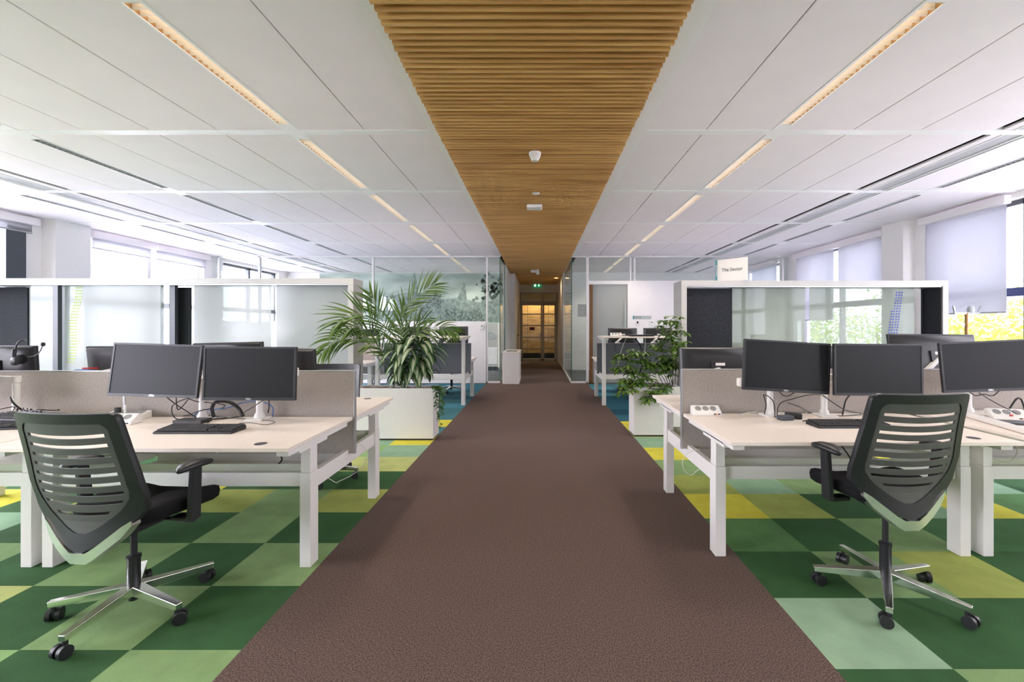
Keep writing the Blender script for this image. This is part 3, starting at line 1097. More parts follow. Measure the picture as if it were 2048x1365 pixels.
BG = 'white face to face bench desks'
YC1L, YC1R = 3.075, 3.195
make_bench(-2.815, -1.255, YC1L, 0.745, 0.745, 'white double bench desk left of the walkway with two dark monitors on its near side', BG)
make_bench(-4.385, -2.825, YC1L, 0.745, 0.745, 'white double bench desk cut off by the left edge of the photo', BG)
make_bench(1.022, 2.575, YC1R, 0.745, 0.745, 'white double bench desk right of the walkway with a white socket block on its corner', BG)
make_bench(2.60, 4.16, YC1R + .0, 0.768, 0.745, 'white double bench desk cut off by the right edge of the photo', BG)
YC2 = 8.27
make_bench(-2.83, -1.235, YC2, 1.19, 0.745, 'raised white bench desk behind the variegated plant left of the walkway', BG, 'screen_fabric_grey')
make_bench(-4.45, -2.85, YC2, 0.745, 0.745, 'low white bench desk behind the left storage wall', BG, 'screen_fabric')
make_bench(1.085, 2.69, YC2, 1.19, 0.745, 'raised white bench desk behind the leafy shrub right of the walkway', BG, 'screen_fabric_grey')
make_bench(2.71, 4.31, YC2, 0.745, 0.745, 'low white bench desk hidden behind the right storage wall', BG, 'screen_fabric_grey')
# thick white edge cable channel between the two right desks
tag(MB().bar((2.66, 2.42, 0.80), (2.80, 2.94, 0.80), 0.05, 0.03).build('edge_channel', 'powder_white', bevel=0.012, bseg=3), 'white rounded plastic channel lying along the desk joint at the right edge', 'cable channel')
bpy.data.objects['edge_channel'].location.z = -0.0165

# ------------------------------------------------------------------ monitors
MG = 'black flat monitors'


def make_monitor(c, label, face=1, yaw=0.0, roll=0.0, tilt=0.0, w=0.556, h=0.325, logo=True, group=MG):
    """face=1: screen towards -Y (the camera)"""
    rz = (0 if face == 1 else pi) + yaw
    M = Matrix.Rotation(rz, 4, 'Z') @ Matrix.Rotation(tilt, 4, 'X') @ Matrix.Rotation(roll, 4, 'Y')
    t = thing('monitor', label, 'monitor', c, 0, group, rot=M.to_euler())
    sh = MB()
    a, b = w / 2, h / 2
    rows = []
    for s, y, kx, kz in ((0, -0.008, 1, 1), (1, 0.010, 1, 1), (2, 0.028, 0.94, 0.93), (3, 0.040, 0.62, 0.6)):
        rows.append([(-a * kx, y, -b * kz), (a * kx, y, -b * kz), (a * kx, y, b * kz), (-a * kx, y, b * kz)])
    sh.sheet(rows, closed=True)
    n = len(sh.v)
    sh.add([], [])
    sh.f.append((n - 4, n - 3, n - 2, n - 1))
    sh.m.append(0)
    sh.f.append((3, 2, 1, 0))
    sh.m.append(0)
    hs = sh.build('housing', 'monitor_plastic', t, bevel=0.004)
    MB().box(-a * .80, a * .80, 0.0285, 0.031, b * .80, b * .815).build('vent_slot', 'slot_black', hs)
    bz = MB()
    e = 0.012
    for x0, x1, z0, z1 in ((-a, a, b - e, b), (-a, a, -b, -b + 0.018), (-a, -a + e, -b + .018, b - e), (a - e, a, -b + .018, b - e)):
        bz.box(x0, x1, -0.0125, -0.0075, z0, z1)
    bz.build('bezel', 'black_plastic', t, bevel=0.001, bseg=1)
    MB().box(-a + e, a - e, -0.0095, -0.0075, -b + 0.018, b - e).build('screen', 'monitor_screen', t)
    if logo:
        text('logo', 'DELL', 0.0145, (0, -0.0128, -b + 0.009), (pi / 2, 0, 0), 'logo_silver', t, depth=0.0004, bold=0.0004)
    MB().box(-0.06, 0.06, 0.036, 0.052, -0.06, 0.06).build('mount_plate', 'black_plastic', t, bevel=0.002)
    if face == -1:
        MB().box(-0.045, 0.03, 0.0525, 0.0535, 0.028, 0.05).build('rating_label', 'sign_white', t)
    return t, M


def vesa(c, M, d=0.055):
    return Vector(c) + (M.to_3x3() @ Vector((0, d, 0)))


def make_arm(base, zdesk, tip, label, colz=0.26, group='white monitor stands', elbow=None, plate=True):
    bx, by = base
    t = thing('monitor_stand', label, 'monitor stand', (bx, by, zdesk), 0, group)
    o = Vector((bx, by, zdesk))
    p = MB()
    p.box(-0.055, 0.055, -0.075, 0.05, 0.0, 0.012)
    p.build('base_plate', 'plastic_white', t, bevel=0.004)
    p = MB()
    p.lathe([(0.034, 0.012), (0.03, 0.03), (0.021, 0.045), (0.019, colz - .03), (0.024, colz - .028), (0.024, colz + .012), (0.001, colz + 0.014)], seg=20)
    p.build('column', 'plastic_white', t, smooth=True, auto=R(40))
    tip = Vector(tip) - o
    mid = Vector(elbow) - o if elbow else Vector((tip.x * 0.45 + 0.09, tip.y * .5 + 0.03, colz * .8 + tip.z * .2))
    A = Vector((0, 0, colz - 0.01))
    p = MB()
    p.bar(A, mid, 0.04, 0.042, w2=0.034, h2=0.036)
    p.lathe([(0.022, -0.028), (0.024, 0), (0.022, 0.028)], mid, 16)
    p.build('lower_arm', 'plastic_white', t, bevel=0.006)
    p = MB()
    p.bar(mid + Vector((0, 0, 0.0)), tip + Vector((0, 0.012, 0)), 0.034, 0.036, w2=0.028, h2=0.028)
    p.build('upper_arm', 'plastic_white', t, bevel=0.006)
    return t


def mon_c(px, py, D):
    return tuple(at(px, py, D))


ZD = 0.745
# left near side
cN1 = mon_c(313, 741, 2.76)
tN1, M1 = make_monitor(cN1, 'tilted dark monitor facing us, left one of the pair on the left desk', 1, yaw=R(-1), roll=R(1.6), tilt=R(-6.5))
cN2 = mon_c(501, 747.3, 2.73)
tN2, M2 = make_monitor(cN2, 'level dark monitor facing us, right one of the pair on the left desk', 1, yaw=R(1.0), roll=R(0.4), tilt=R(-2))
make_arm((at(405, 0, 2.94).x, 2.94), ZD, vesa(cN1, M1, .06), 'white monitor arm behind the tilted monitor of the left desk pair', elbow=(at(385, 0, 2.9).x, 2.95, 1.03))
make_arm((at(521, 0, 2.98).x, 2.97), ZD, vesa(cN2, M2, .06), 'white monitor arm behind the level monitor of the left desk pair', elbow=(at(590, 0, 2.93).x, 2.93, 1.06))
# left near side, unit cut by frame
cN0 = mon_c(-130, 745, 2.75)
make_arm((at(33, 0, 2.98).x, 2.98), ZD, (at(-90, 0, 2.85).x, 2.86, 1.03), 'white monitor arm at the left edge of the photo, its arm pointing out of view', colz=.27, elbow=(at(-40, 0, 2.9).x, 2.93, 1.02))
tN0, M0 = make_monitor((at(-90, 0, 2.80).x - .04, 2.80, 1.06), 'dark monitor mostly out of view beyond the left edge', 1, logo=True)
# left far side (backs)
fl = [((252, 734, 3.52), 'back of a dark monitor rising behind the tilted left monitor', 2, 0, -7),
      ((458, 727, 3.50), 'back of a dark monitor between and above the left desk pair', -2, 1.5, -2),
      ((556, 739, 3.42), 'back of a dark monitor showing right of the left desk pair', 6, -1.5, -8),
      ((0, 736, 3.30), 'back of a dark monitor at the far left edge with a headset on it', 0, 0, -3)]
for (p, lab, yw, rl, tl) in fl:
    c = mon_c(*p)
    t, M = make_monitor(c, lab, -1, yaw=R(yw), roll=R(rl), tilt=R(tl))
    v = vesa(c, M, .06)
    make_arm((v.x - 0.12, 3.20), ZD, v, 'white monitor arm holding the ' + lab.replace('back of a ', '')[:70].rsplit(' ', 1)[0] if False else 'white arm of the monitor: ' + lab[10:60].strip(),
             elbow=(v.x - 0.10, (3.20 + v.y) / 2, 0.99))
# right near side
cR1 = mon_c(1572, 733.5, 2.88)
t, M = make_monitor(cR1, 'black monitor with drooping right corner, leftmost facing us on the right desk', 1, roll=R(3.4), yaw=R(0.5), tilt=R(-2.5))
make_arm((at(1540, 0, 3.08).x, 3.08), ZD, vesa(cR1, M, .06), 'white arm of the leftmost monitor on the right desk, elbow showing at its left', colz=.22, elbow=(at(1478, 0, 3.02).x, 3.0, 0.985))
cR2 = mon_c(1755, 739.7, 2.82)
t, M = make_monitor(cR2, 'level black monitor behind the right chair, middle one facing us', 1, roll=R(0.3), yaw=0, tilt=R(-1))
make_arm((at(1648, 0, 3.08).x, 3.08), ZD, vesa(cR2, M, .06), 'white arm of the monitor behind the right chair', colz=.23, elbow=(at(1668, 0, 2.98).x, 3.02, 1.01))
cR3 = mon_c(1974, 732.5, 2.90)
t, M = make_monitor(cR3, 'black monitor at the right edge of the photo, turned inward', 1, roll=R(-3.0), yaw=R(-6), tilt=R(-3))
make_arm((at(1936, 0, 3.05).x, 3.05), 0.768, vesa(cR3, M, .06), 'white arm of the monitor at the right edge of the photo', colz=.22, elbow=(at(1990, 0, 3.0).x, 3.0, 1.0))
# right far side
fr_ = [((1434, 739, 3.62), 'back of a dark monitor left of the right desk group, white label showing', 0, 0, 6, 0.60),
       ((1610, 733, 3.55), 'back of a dark monitor peeping between the two right monitors', 0, 0, 0, 0.556),
       ((1868, 719, 3.42), 'back of a dark monitor raised behind the right chair, lit from below', 0, -0.5, 12, 0.66),
       ((2096, 730, 3.5), 'back of a dark monitor just showing at the right edge', 0, 0.5, -3, 0.556)]
for (p, lab, yw, rl, tl, w) in fr_:
    c = mon_c(*p)
    t, M = make_monitor(c, lab, -1, yaw=R(yw), roll=R(rl), tilt=R(tl), w=w, h=w * .585)
    v = vesa(c, M, .06)
    make_arm((v.x - 0.14, 3.33), ZD, v, 'white arm of the monitor: ' + lab[10:62].strip(), elbow=(v.x - 0.16, (3.33 + v.y) / 2, 0.99))
# monitors on the far bench
far_m = [(-2.35, 8.62, 1.19, 'monitor back behind the raised desk seen through palm stems', -1), (-1.62, 8.62, 1.20, 'monitor back above the raised desk near the white low wall', -1),
         (1.62, 8.62, 1.17, 'monitor back below the raised right desk edge', -1), (2.3, 8.62, 1.17, 'monitor back behind the right shrub', -1)]
for x, y, z, lab, f in far_m:
    make_monitor((x, y, z), lab, f)
    make_arm((x - 0.10, 8.42), ZD, (x, y - 0.06, z), 'white arm of the ' + lab, elbow=(x - .2, 8.48, 1.0), colz=.3)
# left far: low desk monitor facing
make_monitor(mon_c(741, 684, 8.9), 'dark chair-high monitor back beside the storage wall end', -1, w=0.36, h=0.5, logo=False)
bpy.data.objects.remove(bpy.data.objects['monitor'], do_unlink=False) if False else None

# headset hung on the far left monitor
hs = thing('headset', 'black headset with boom microphone hanging on the far left monitor', 'headset', tuple(at(33, 700, 3.18)))
base = at(33, 700, 3.18)
rel = lambda px, py, d=3.18: at(px, py, d) - base
MB().tube([rel(53, 681, 3.30), rel(48, 680, 3.22), rel(38, 684), rel(32, 694), rel(30, 708), rel(30, 722)], 0.005, 8).build('headband', 'black_plastic', hs, smooth=True)
MB().tube([rel(29, 698), rel(28, 710), rel(30, 723)], 0.012, 10).lathe([(0.022, -0.012), (0.03, -0.004), (0.03, 0.01), (0.02, 0.016)], rel(31, 723), 18, mat=Matrix.Rotation(pi / 2, 3, 'X')).build('ear_cup', 'black_plastic', hs, smooth=True, auto=R(40))
MB().lathe([(0.022, -0.02), (0.034, -0.01), (0.034, 0.015), (0.02, 0.02)], rel(43, 719), 18, mat=Matrix.Rotation(pi / 2, 3, 'X')).build('ear_pad', 'seat_fabric', hs, smooth=True)
MB().tube([rel(46, 716), rel(70, 712), rel(80, 703), rel(85, 692)], 0.003, 8).lathe([(0.004, -0.016), (0.012, -0.01), (0.013, 0.008), (0.004, 0.014)], rel(86, 689), 12).build('microphone_boom', 'black_plastic', hs, smooth=True)

# ------------------------------------------------------------------ keyboards
def make_keyboard(loc, rz, label, group='black keyboards'):
    t = thing('keyboard', label, 'keyboard', loc, rz, group)
    w, d = 0.445, 0.135
    b = MB()
    prof = [(-d / 2, 0.0), (d / 2, 0.0), (d / 2, 0.026), (-d / 2 + 0.012, 0.014), (-d / 2, 0.010)]
    b.prism(prof, lambda y, z, x: (x, y, z), -w / 2, w / 2)
    b.build('case', 'black_plastic', t, bevel=0.003)
    k = MB()
    rows = [(15, 1), (15, 1), (14, 1), (13, 1), (12, 1), (8, 1)]
    for r in range(6):
        y = d / 2 - 0.014 - r * 0.0192
        zb = 0.014 + (0.012) * (y + d / 2) / d
        n = rows[r][0]
        span = 0.285
        for i in range(n):
            x0 = -w / 2 + 0.010 + span * i / n
            k.box(x0 + .001, x0 + span / n - .0015, y - 0.0085, y + 0.0085, zb, zb + 0.0065)
        for i in range(3):
            x0 = -w / 2 + 0.305 + i * 0.0192
            if r != 3:
                k.box(x0, x0 + .0165, y - 0.0085, y + 0.0085, zb, zb + 0.0065)
        for i in range(4):
            x0 = -w / 2 + 0.367 + i * 0.0185
            k.box(x0, x0 + .0165, y - 0.0085, y + 0.0085, zb, zb + 0.0065)
    k.build('keys', 'key_black', t)
    return t


kb = make_keyboard((-1.965, 2.615, ZD + .0005), 0, 'black keyboard lying alone in front of the left monitor pair')
dup(kb, (1.905, 2.755, ZD + .0005), 'black keyboard partly hidden by the right chair backrest')
dup(kb, (-3.22, 2.70, ZD + .0005), 'black keyboard at the left edge with another stacked over it', rz=R(12))
dup(kb, (-3.20, 2.80, ZD + .035), 'black keyboard tilted on top of another at the left edge', rz=R(-8))
tag(MB().box(-3.45, -2.98, 2.745, 2.87, 0, 0.034).build('dark_folder', 'monitor_plastic', bevel=0.003), 'black folder under the stacked keyboard at the left edge', 'folder')
bpy.data.objects['dark_folder'].location.z = ZD + .0005

# ------------------------------------------------------------------ socket blocks
def make_socket(loc, rz, label, w=0.19, sw=True, group='white desktop socket blocks'):
    t = thing('socket_block', label, 'socket block', loc, rz, group)
    b = MB()
    prof = [(-0.045, 0), (0.045, 0), (0.045, 0.055), (0.02, 0.062), (-0.04, 0.022)]
    b.prism(prof, lambda y, z, x: (x, y, z), -w / 2, w / 2)
    b.build('case', 'plastic_white', t, bevel=0.005, bseg=3)
    nrm = Matrix.Rotation(math.atan2(0.04, 0.06), 3, 'X')
    for i in range(3):
        x = -w / 2 + w * (0.2 + 0.27 * i)
        MB().lathe([(0.021, -0.001), (0.021, 0.0015), (0.018, 0.002), (0.017, 0.0004), (0.001, 0.0004)], (x, -0.008, 0.0445), 20, mat=nrm).build('socket', 'socket_grey', t)
    MB().box(w * .2, w * .42, -0.047, -0.044, 0.008, 0.014).build('usb_port', 'slot_black', t)
    MB().cyl((w * .31, -0.0478, 0.011), (w * .31, -0.0472, 0.011), 0.004, 10).build('indicator', 'led_red', t)
    return t


sk = make_socket((1.165, 3.115, ZD + .0005), 0, 'white three-socket block on the walkway corner of the right desk')
dup(sk, (-2.62, 2.82, ZD + .0005), 'white socket block on the left desk beside the chair top', rz=R(3))
dup(sk, (2.985, 2.86, 0.7685), 'white socket block with red switch at the right edge desk', rz=R(-14))
tag(MB().box(-0.008, 0.012, 0.0, 0.004, -0.006, 0.006).build('rocker_switch', 'red_plastic', loc=(2.955, 2.803, 0.80)), 'red rocker switch on the socket block at the right edge', 'switch')
bx2 = thing('grommet_box', 'white open cable box with dark inlay behind the left socket block', 'cable box', (-2.72, 2.97, ZD + .0005))
MB().prism([(-0.05, 0), (0.05, 0), (0.05, 0.05), (-0.05, 0.025)], lambda y, z, x: (x, y, z), -0.125, 0.125).build('case', 'plastic_white', bx2, bevel=0.004)
MB().prism([(-0.036, 0.031), (0.036, 0.049), (0.036, 0.051), (-0.036, 0.033)], lambda y, z, x: (x, y, z), -0.10, 0.10).build('inlay', 'socket_grey', bx2)
MB().cyl((-0.06, 0, 0.045), (-0.06, 0.0, 0.075), 0.018, 16).build('plug', 'black_plastic', bx2)
MB().cyl((-0.01, 0, 0.04), (-0.01, 0, 0.09), 0.008, 12).build('white_plug', 'plastic_white', bx2)

# ------------------------------------------------------------------ cables
def cable(label, pts, r=0.0032, mat='cable_black', name='power_cable', group=None):
    m = MB().tube([Vector(p) for p in pts], r, 7)
    o = m.build(name, mat, smooth=True)
    return tag(o, label, 'cable', group)


def zdp(px, py, z=ZD + .005):
    """point on a desk top seen at this pixel"""
    D = (EYE - z) * F / (py - VY)
    return Vector(((px - VX) * D / F, D, z))


zc = ZD + 0.005
rc = random.Random(21)
cable('black cable looping from the tilted left monitor to the desk', [at(330, 792, 2.85), at(350, 808, 2.9), at(372, 822, 2.93), zdp(400, 838), zdp(440, 838), zdp(470, 835)])
cable('black cable drooping in a loop under the tilted monitor', [at(352, 792, 2.86), at(356, 820, 2.92), at(376, 800, 2.93), at(378, 796, 2.9), at(345, 812, 2.9), zdp(352, 838), zdp(390, 836)])
cable('black cable crossing between the two left monitor arms', [at(375, 797, 2.9), at(395, 804, 2.92), at(420, 806, 2.94), at(450, 812, 2.95), zdp(420, 825), zdp(380, 826), zdp(320, 828)])
cable('black cable running flat from the left socket block', [zdp(300, 826), zdp(340, 829), zdp(370, 832), at(400, 822, 2.9), at(422, 818, 2.93)])
cable('thin keyboard cable looping at the right of the left keyboard', [Vector((-1.76, 2.69, ZD + .015)), zdp(478, 848), zdp(500, 846), zdp(530, 850), zdp(550, 845), zdp(530, 841), zdp(480, 838), zdp(440, 834), zdp(400, 830)], r=0.0022)
cable('thin black cable dipping in front of the left arm base', [zdp(395, 836), zdp(410, 839), zdp(416, 846), zdp(424, 838), zdp(440, 834)], r=0.0022)
cable('black cable from the level left monitor down to the desk', [at(528, 800, 2.85), at(505, 815, 2.9), at(490, 824, 2.93), zdp(478, 834), zdp(430, 838)])
cable('short black cable behind the right arm of the left pair', [at(538, 800, 2.9), at(538, 815, 2.98), at(536, 826, 2.99)], r=0.004)
cable('blue network cable arching behind the left pair', [Vector((at(385, 0, 3.0).x, 3.0, ZD + .006)), at(400, 824, 3.02), at(455, 816, 3.02), at(490, 805, 3.02), at(525, 805, 3.02), at(545, 815, 3.02), Vector((at(547, 0, 3.02).x, 3.01, ZD + .006))], mat='cable_blue', name='network_cable')
cable('thick black ribbed cable hose arching on the left desk', [Vector((at(430, 0, 2.97).x, 2.96, ZD + .013)), at(424, 818, 2.96), at(430, 806, 2.97), at(445, 803, 2.98), at(462, 806, 2.99), at(478, 818, 3.0), Vector((at(488, 0, 3.0).x, 2.99, ZD + .013))], r=0.011, name='cable_hose')
tag(MB().box(-0.09, 0.09, -0.05, 0.05, 0, 0.022).build('dock_station', 'monitor_plastic', bevel=0.004, loc=(-2.20, 2.86, ZD + .0005)), 'flat black docking box among the cables on the left desk', 'dock')
cable('heavy cable bundle dropping from the arm at the left edge', [at(20, 795, 2.95), at(26, 806, 2.93), at(40, 818, 2.95), at(52, 824, 2.96), Vector((at(60, 0, 2.9).x, 2.92, ZD + .007))], r=0.006)
for i in range(7):
    x0 = -3.35 + 0.05 * i
    cable('black cable in the tangle on the keyboards at the left edge', [(x0 - .15, 2.95, ZD + .006), (x0 - .03, 2.9 - .02 * i, ZD + .09), (x0 + .06 * rc.uniform(-1, 1), 2.82, ZD + .085), (x0 + .10, 2.76, ZD + .078 + .004 * i)],
          r=0.003, group='cable tangle at the left edge')
# right desk
cable('black cable curving down beside the leftmost right arm', [at(1527, 790, 3.0), at(1530, 800, 3.03), at(1532, 812, 3.06), Vector((at(1530, 0, 3.05).x, 3.06, zc))], r=0.0035)
cable('black cable draped right of the leftmost right arm', [at(1530, 790, 3.0), at(1540, 796, 3.02), at(1548, 808, 3.02), Vector((at(1550, 0, 3.0).x, 3.0, zc))], r=0.0035)
cable('black cable hanging in a curve under the drooping monitor', [at(1556, 780, 2.93), at(1566, 791, 2.93), at(1578, 792, 2.93), at(1590, 784, 2.93)], r=0.003)
cable('long black cable sweeping from one right arm to the other', [Vector((at(1553, 0, 3.0).x, 3.0, zc)), at(1560, 808, 3.0), at(1590, 797, 2.98), at(1620, 790, 2.97), at(1645, 790, 3.0)], r=0.003)
cable('black cable running along the right desk towards the chair', [at(1575, 806, 2.98), at(1600, 815, 2.95), zdp(1620, 826), zdp(1650, 831), zdp(1690, 832), zdp(1730, 829)], r=0.003)
cable('black cable falling from the second right arm', [at(1645, 791, 3.02), at(1665, 805, 3.0), at(1690, 820, 2.98), zdp(1728, 829)], r=0.003)
cable('thick black lead dropping behind the middle right monitor', [at(1700, 790, 2.95), at(1691, 803, 3.02), Vector((at(1689, 0, 3.05).x, 3.07, zc + .002))], r=0.005)
cable('white cable lying left of the leftmost right arm base', [Vector((at(1482, 0, 3.1).x, 3.10, zc)), zdp(1500, 826), zdp(1530, 824), zdp(1560, 826), zdp(1590, 828)], r=0.0038, mat='cable_white')
cable('white cable ringing the second right arm base', [zdp(1612, 826), zdp(1622, 822), zdp(1650, 820), zdp(1670, 822), zdp(1700, 828), zdp(1728, 830)], r=0.0038, mat='cable_white')
tag(MB().box(-0.05, 0.05, -0.03, 0.03, 0, 0.035).build('power_adapter', 'black_plastic', bevel=0.005, loc=(1.70, 2.99, ZD + .0005), rot=(0, 0, R(-25))), 'black power adapter among the cables on the right desk', 'adapter')
tag(MB().box(-0.045, 0.045, -0.028, 0.028, 0, 0.03).build('power_adapter', 'frame_dark', bevel=0.005, loc=(1.62, 2.94, ZD + .0005), rot=(0, 0, R(10))), 'dark plug block left of the power adapter on the right desk', 'adapter')
tag(MB().cyl((1.70, 2.885, ZD + .0045), (1.775, 2.90, ZD + .0045), 0.0035, 8).build('pen', 'black_plastic'), 'thin black pen lying behind the right keyboard', 'pen')
cable('black cable hanging in a loop under the monitor at the right edge', [at(1940, 785, 2.95), at(1952, 792, 2.96), at(1968, 789, 2.96), at(1985, 792, 2.96), at(1998, 783, 2.96)], r=0.0035)
cable('thin black cable slanting down to the right edge desk', [at(1958, 786, 2.92), at(1985, 803, 2.9), at(2028, 825, 2.78), zdp(2040, 830, 0.775)], r=0.0025)
tag(MB().box(-0.11, 0.11, -0.05, 0.05, 0, 0.012).build('dock_station', 'monitor_plastic', bevel=0.003, loc=(2.87, 2.72, 0.7685), rot=(0, 0, R(-10))), 'flat black docking box with leads on the right edge desk', 'dock')
cable('thick black cable loop standing behind the right edge socket block', [Vector((3.05, 2.93, .776)), at(2030, 802, 2.95), at(2038, 797, 2.95), at(2044, 803, 2.95), Vector((3.19, 2.93, .776))], r=0.006)
cable('white lead with blue end on the right edge desk', [Vector((2.80, 2.96, .776)), Vector((2.86, 2.9, .79)), Vector((2.95, 2.86, .782))], r=0.005, mat='cable_white')
# under the desks
cable('white cable hanging under the left desk', [Vector((-2.0, 3.0, .70)), Vector((-2.07, 2.98, .6)), Vector((-2.15, 2.98, .5)), Vector((-2.3, 3.0, .402))], r=0.004, mat='cable_white')
cable('black cable loop in the tray under the left desk', [Vector((-1.72, 3.0, .70)), Vector((-1.73, 2.98, .55)), Vector((-1.70, 2.98, .47)), Vector((-1.78, 3.0, .41))], r=0.005)
cable('second black cable in the tray under the left desk', [Vector((-1.56, 3.0, .70)), Vector((-1.57, 2.98, .5)), Vector((-1.52, 2.98, .42)), Vector((-1.42, 2.99, .41))], r=0.004)
cable('thin cable hanging in a half ring between the left desk legs', [Vector((-1.285, 3.12, .49)), at(720, 890, 3.15), at(733, 905, 3.2), at(728, 930, 3.2), at(705, 950, 3.2), at(680, 962, 3.15), at(668, 964, 3.1), Vector((-1.52, 3.05, .40))], r=0.0022, mat='cable_white')
cable('thin cable hanging in a ring by the right desk side rail', [Vector((1.09, 3.05, .50)), at(1398, 899, 3.0), at(1380, 905, 3.0), at(1366, 920, 3.0), at(1368, 940, 3.0), at(1382, 951, 3.0), at(1394, 942, 3.0), Vector((1.10, 2.95, .44))], r=0.0022, mat='cable_white')
cable('black cable hanging beside the right chair under the desk', [Vector((1.93, 3.05, .70)), at(1693, 905, 2.9), at(1705, 930, 2.8), Vector((1.95, 2.75, .52))], r=0.004)
cable('grey cable curling below the right edge desk', [at(1960, 897, 2.9), at(1985, 915, 2.95), at(2015, 925, 2.95), at(2035, 905, 2.95), Vector((3.15, 2.98, .60))], r=0.003, mat='cable_white')
# far bench cables
cable('thick black cable hanging from the raised right desk', [Vector((1.73, 8.0, 1.15)), at(1282, 695, 8.0), at(1287, 720, 8.0), at(1280, 745, 8.0)], r=0.014)
cable('long white cable hanging from the raised right desk, right one', [Vector((1.90, 7.95, 1.15)), at(1290, 700, 7.95), at(1288, 730, 7.95), at(1293, 752, 7.95)], r=0.006, mat='cable_white')
cable('white cable hanging from the raised right desk, left one', [Vector((1.56, 7.95, 1.15)), at(1243, 700, 7.95), at(1236, 730, 7.95)], r=0.006, mat='cable_white')
cable('slack black cable across the grey screen of the raised right desk', [Vector((1.36, 7.98, 1.15)), at(1233, 705, 7.98), at(1262, 712, 7.98), at(1275, 700, 7.98)], r=0.006)
cable('black cable looping below the grey screen of the raised left desk', [at(865, 741, 8.0), at(872, 740, 8.0), at(880, 748, 8.0)], r=0.006)

lp = thing('laptop', 'closed dark laptop lying on the raised right desk', 'laptop', (at(1282, 0, 7.75).x, 7.75, 1.1905))
MB().box(-0.2, 0.2, -0.12, 0.12, 0, 0.02).build('base', 'monitor_plastic', lp, bevel=0.004)
MB().box(-0.2, 0.2, -0.12, 0.12, 0.0205, 0.03).build('lid', 'black_plastic', lp, bevel=0.004)
dup(sk, (at(1232, 0, 7.8).x, 7.8, 1.1905), 'white socket block on the raised right desk left of the laptop')

# ------------------------------------------------------------------ office chairs
def half_w(z):
    """half width of the back shell at height z (seat-relative shell, 0..0.60)"""
    P_ = [(0.0, 0.012), (0.02, 0.055), (0.07, 0.145), (0.13, 0.222), (0.18, 0.262), (0.24, 0.268), (0.34, 0.260), (0.45, 0.248), (0.59, 0.238), (0.602, 0.234), (0.610, 0.218)]
    for (a, wa), (b, wb) in zip(P_, P_[1:]):
        if z <= b:
            return wa + (wb - wa) * (z - a) / (b - a)
    return P_[-1][1]


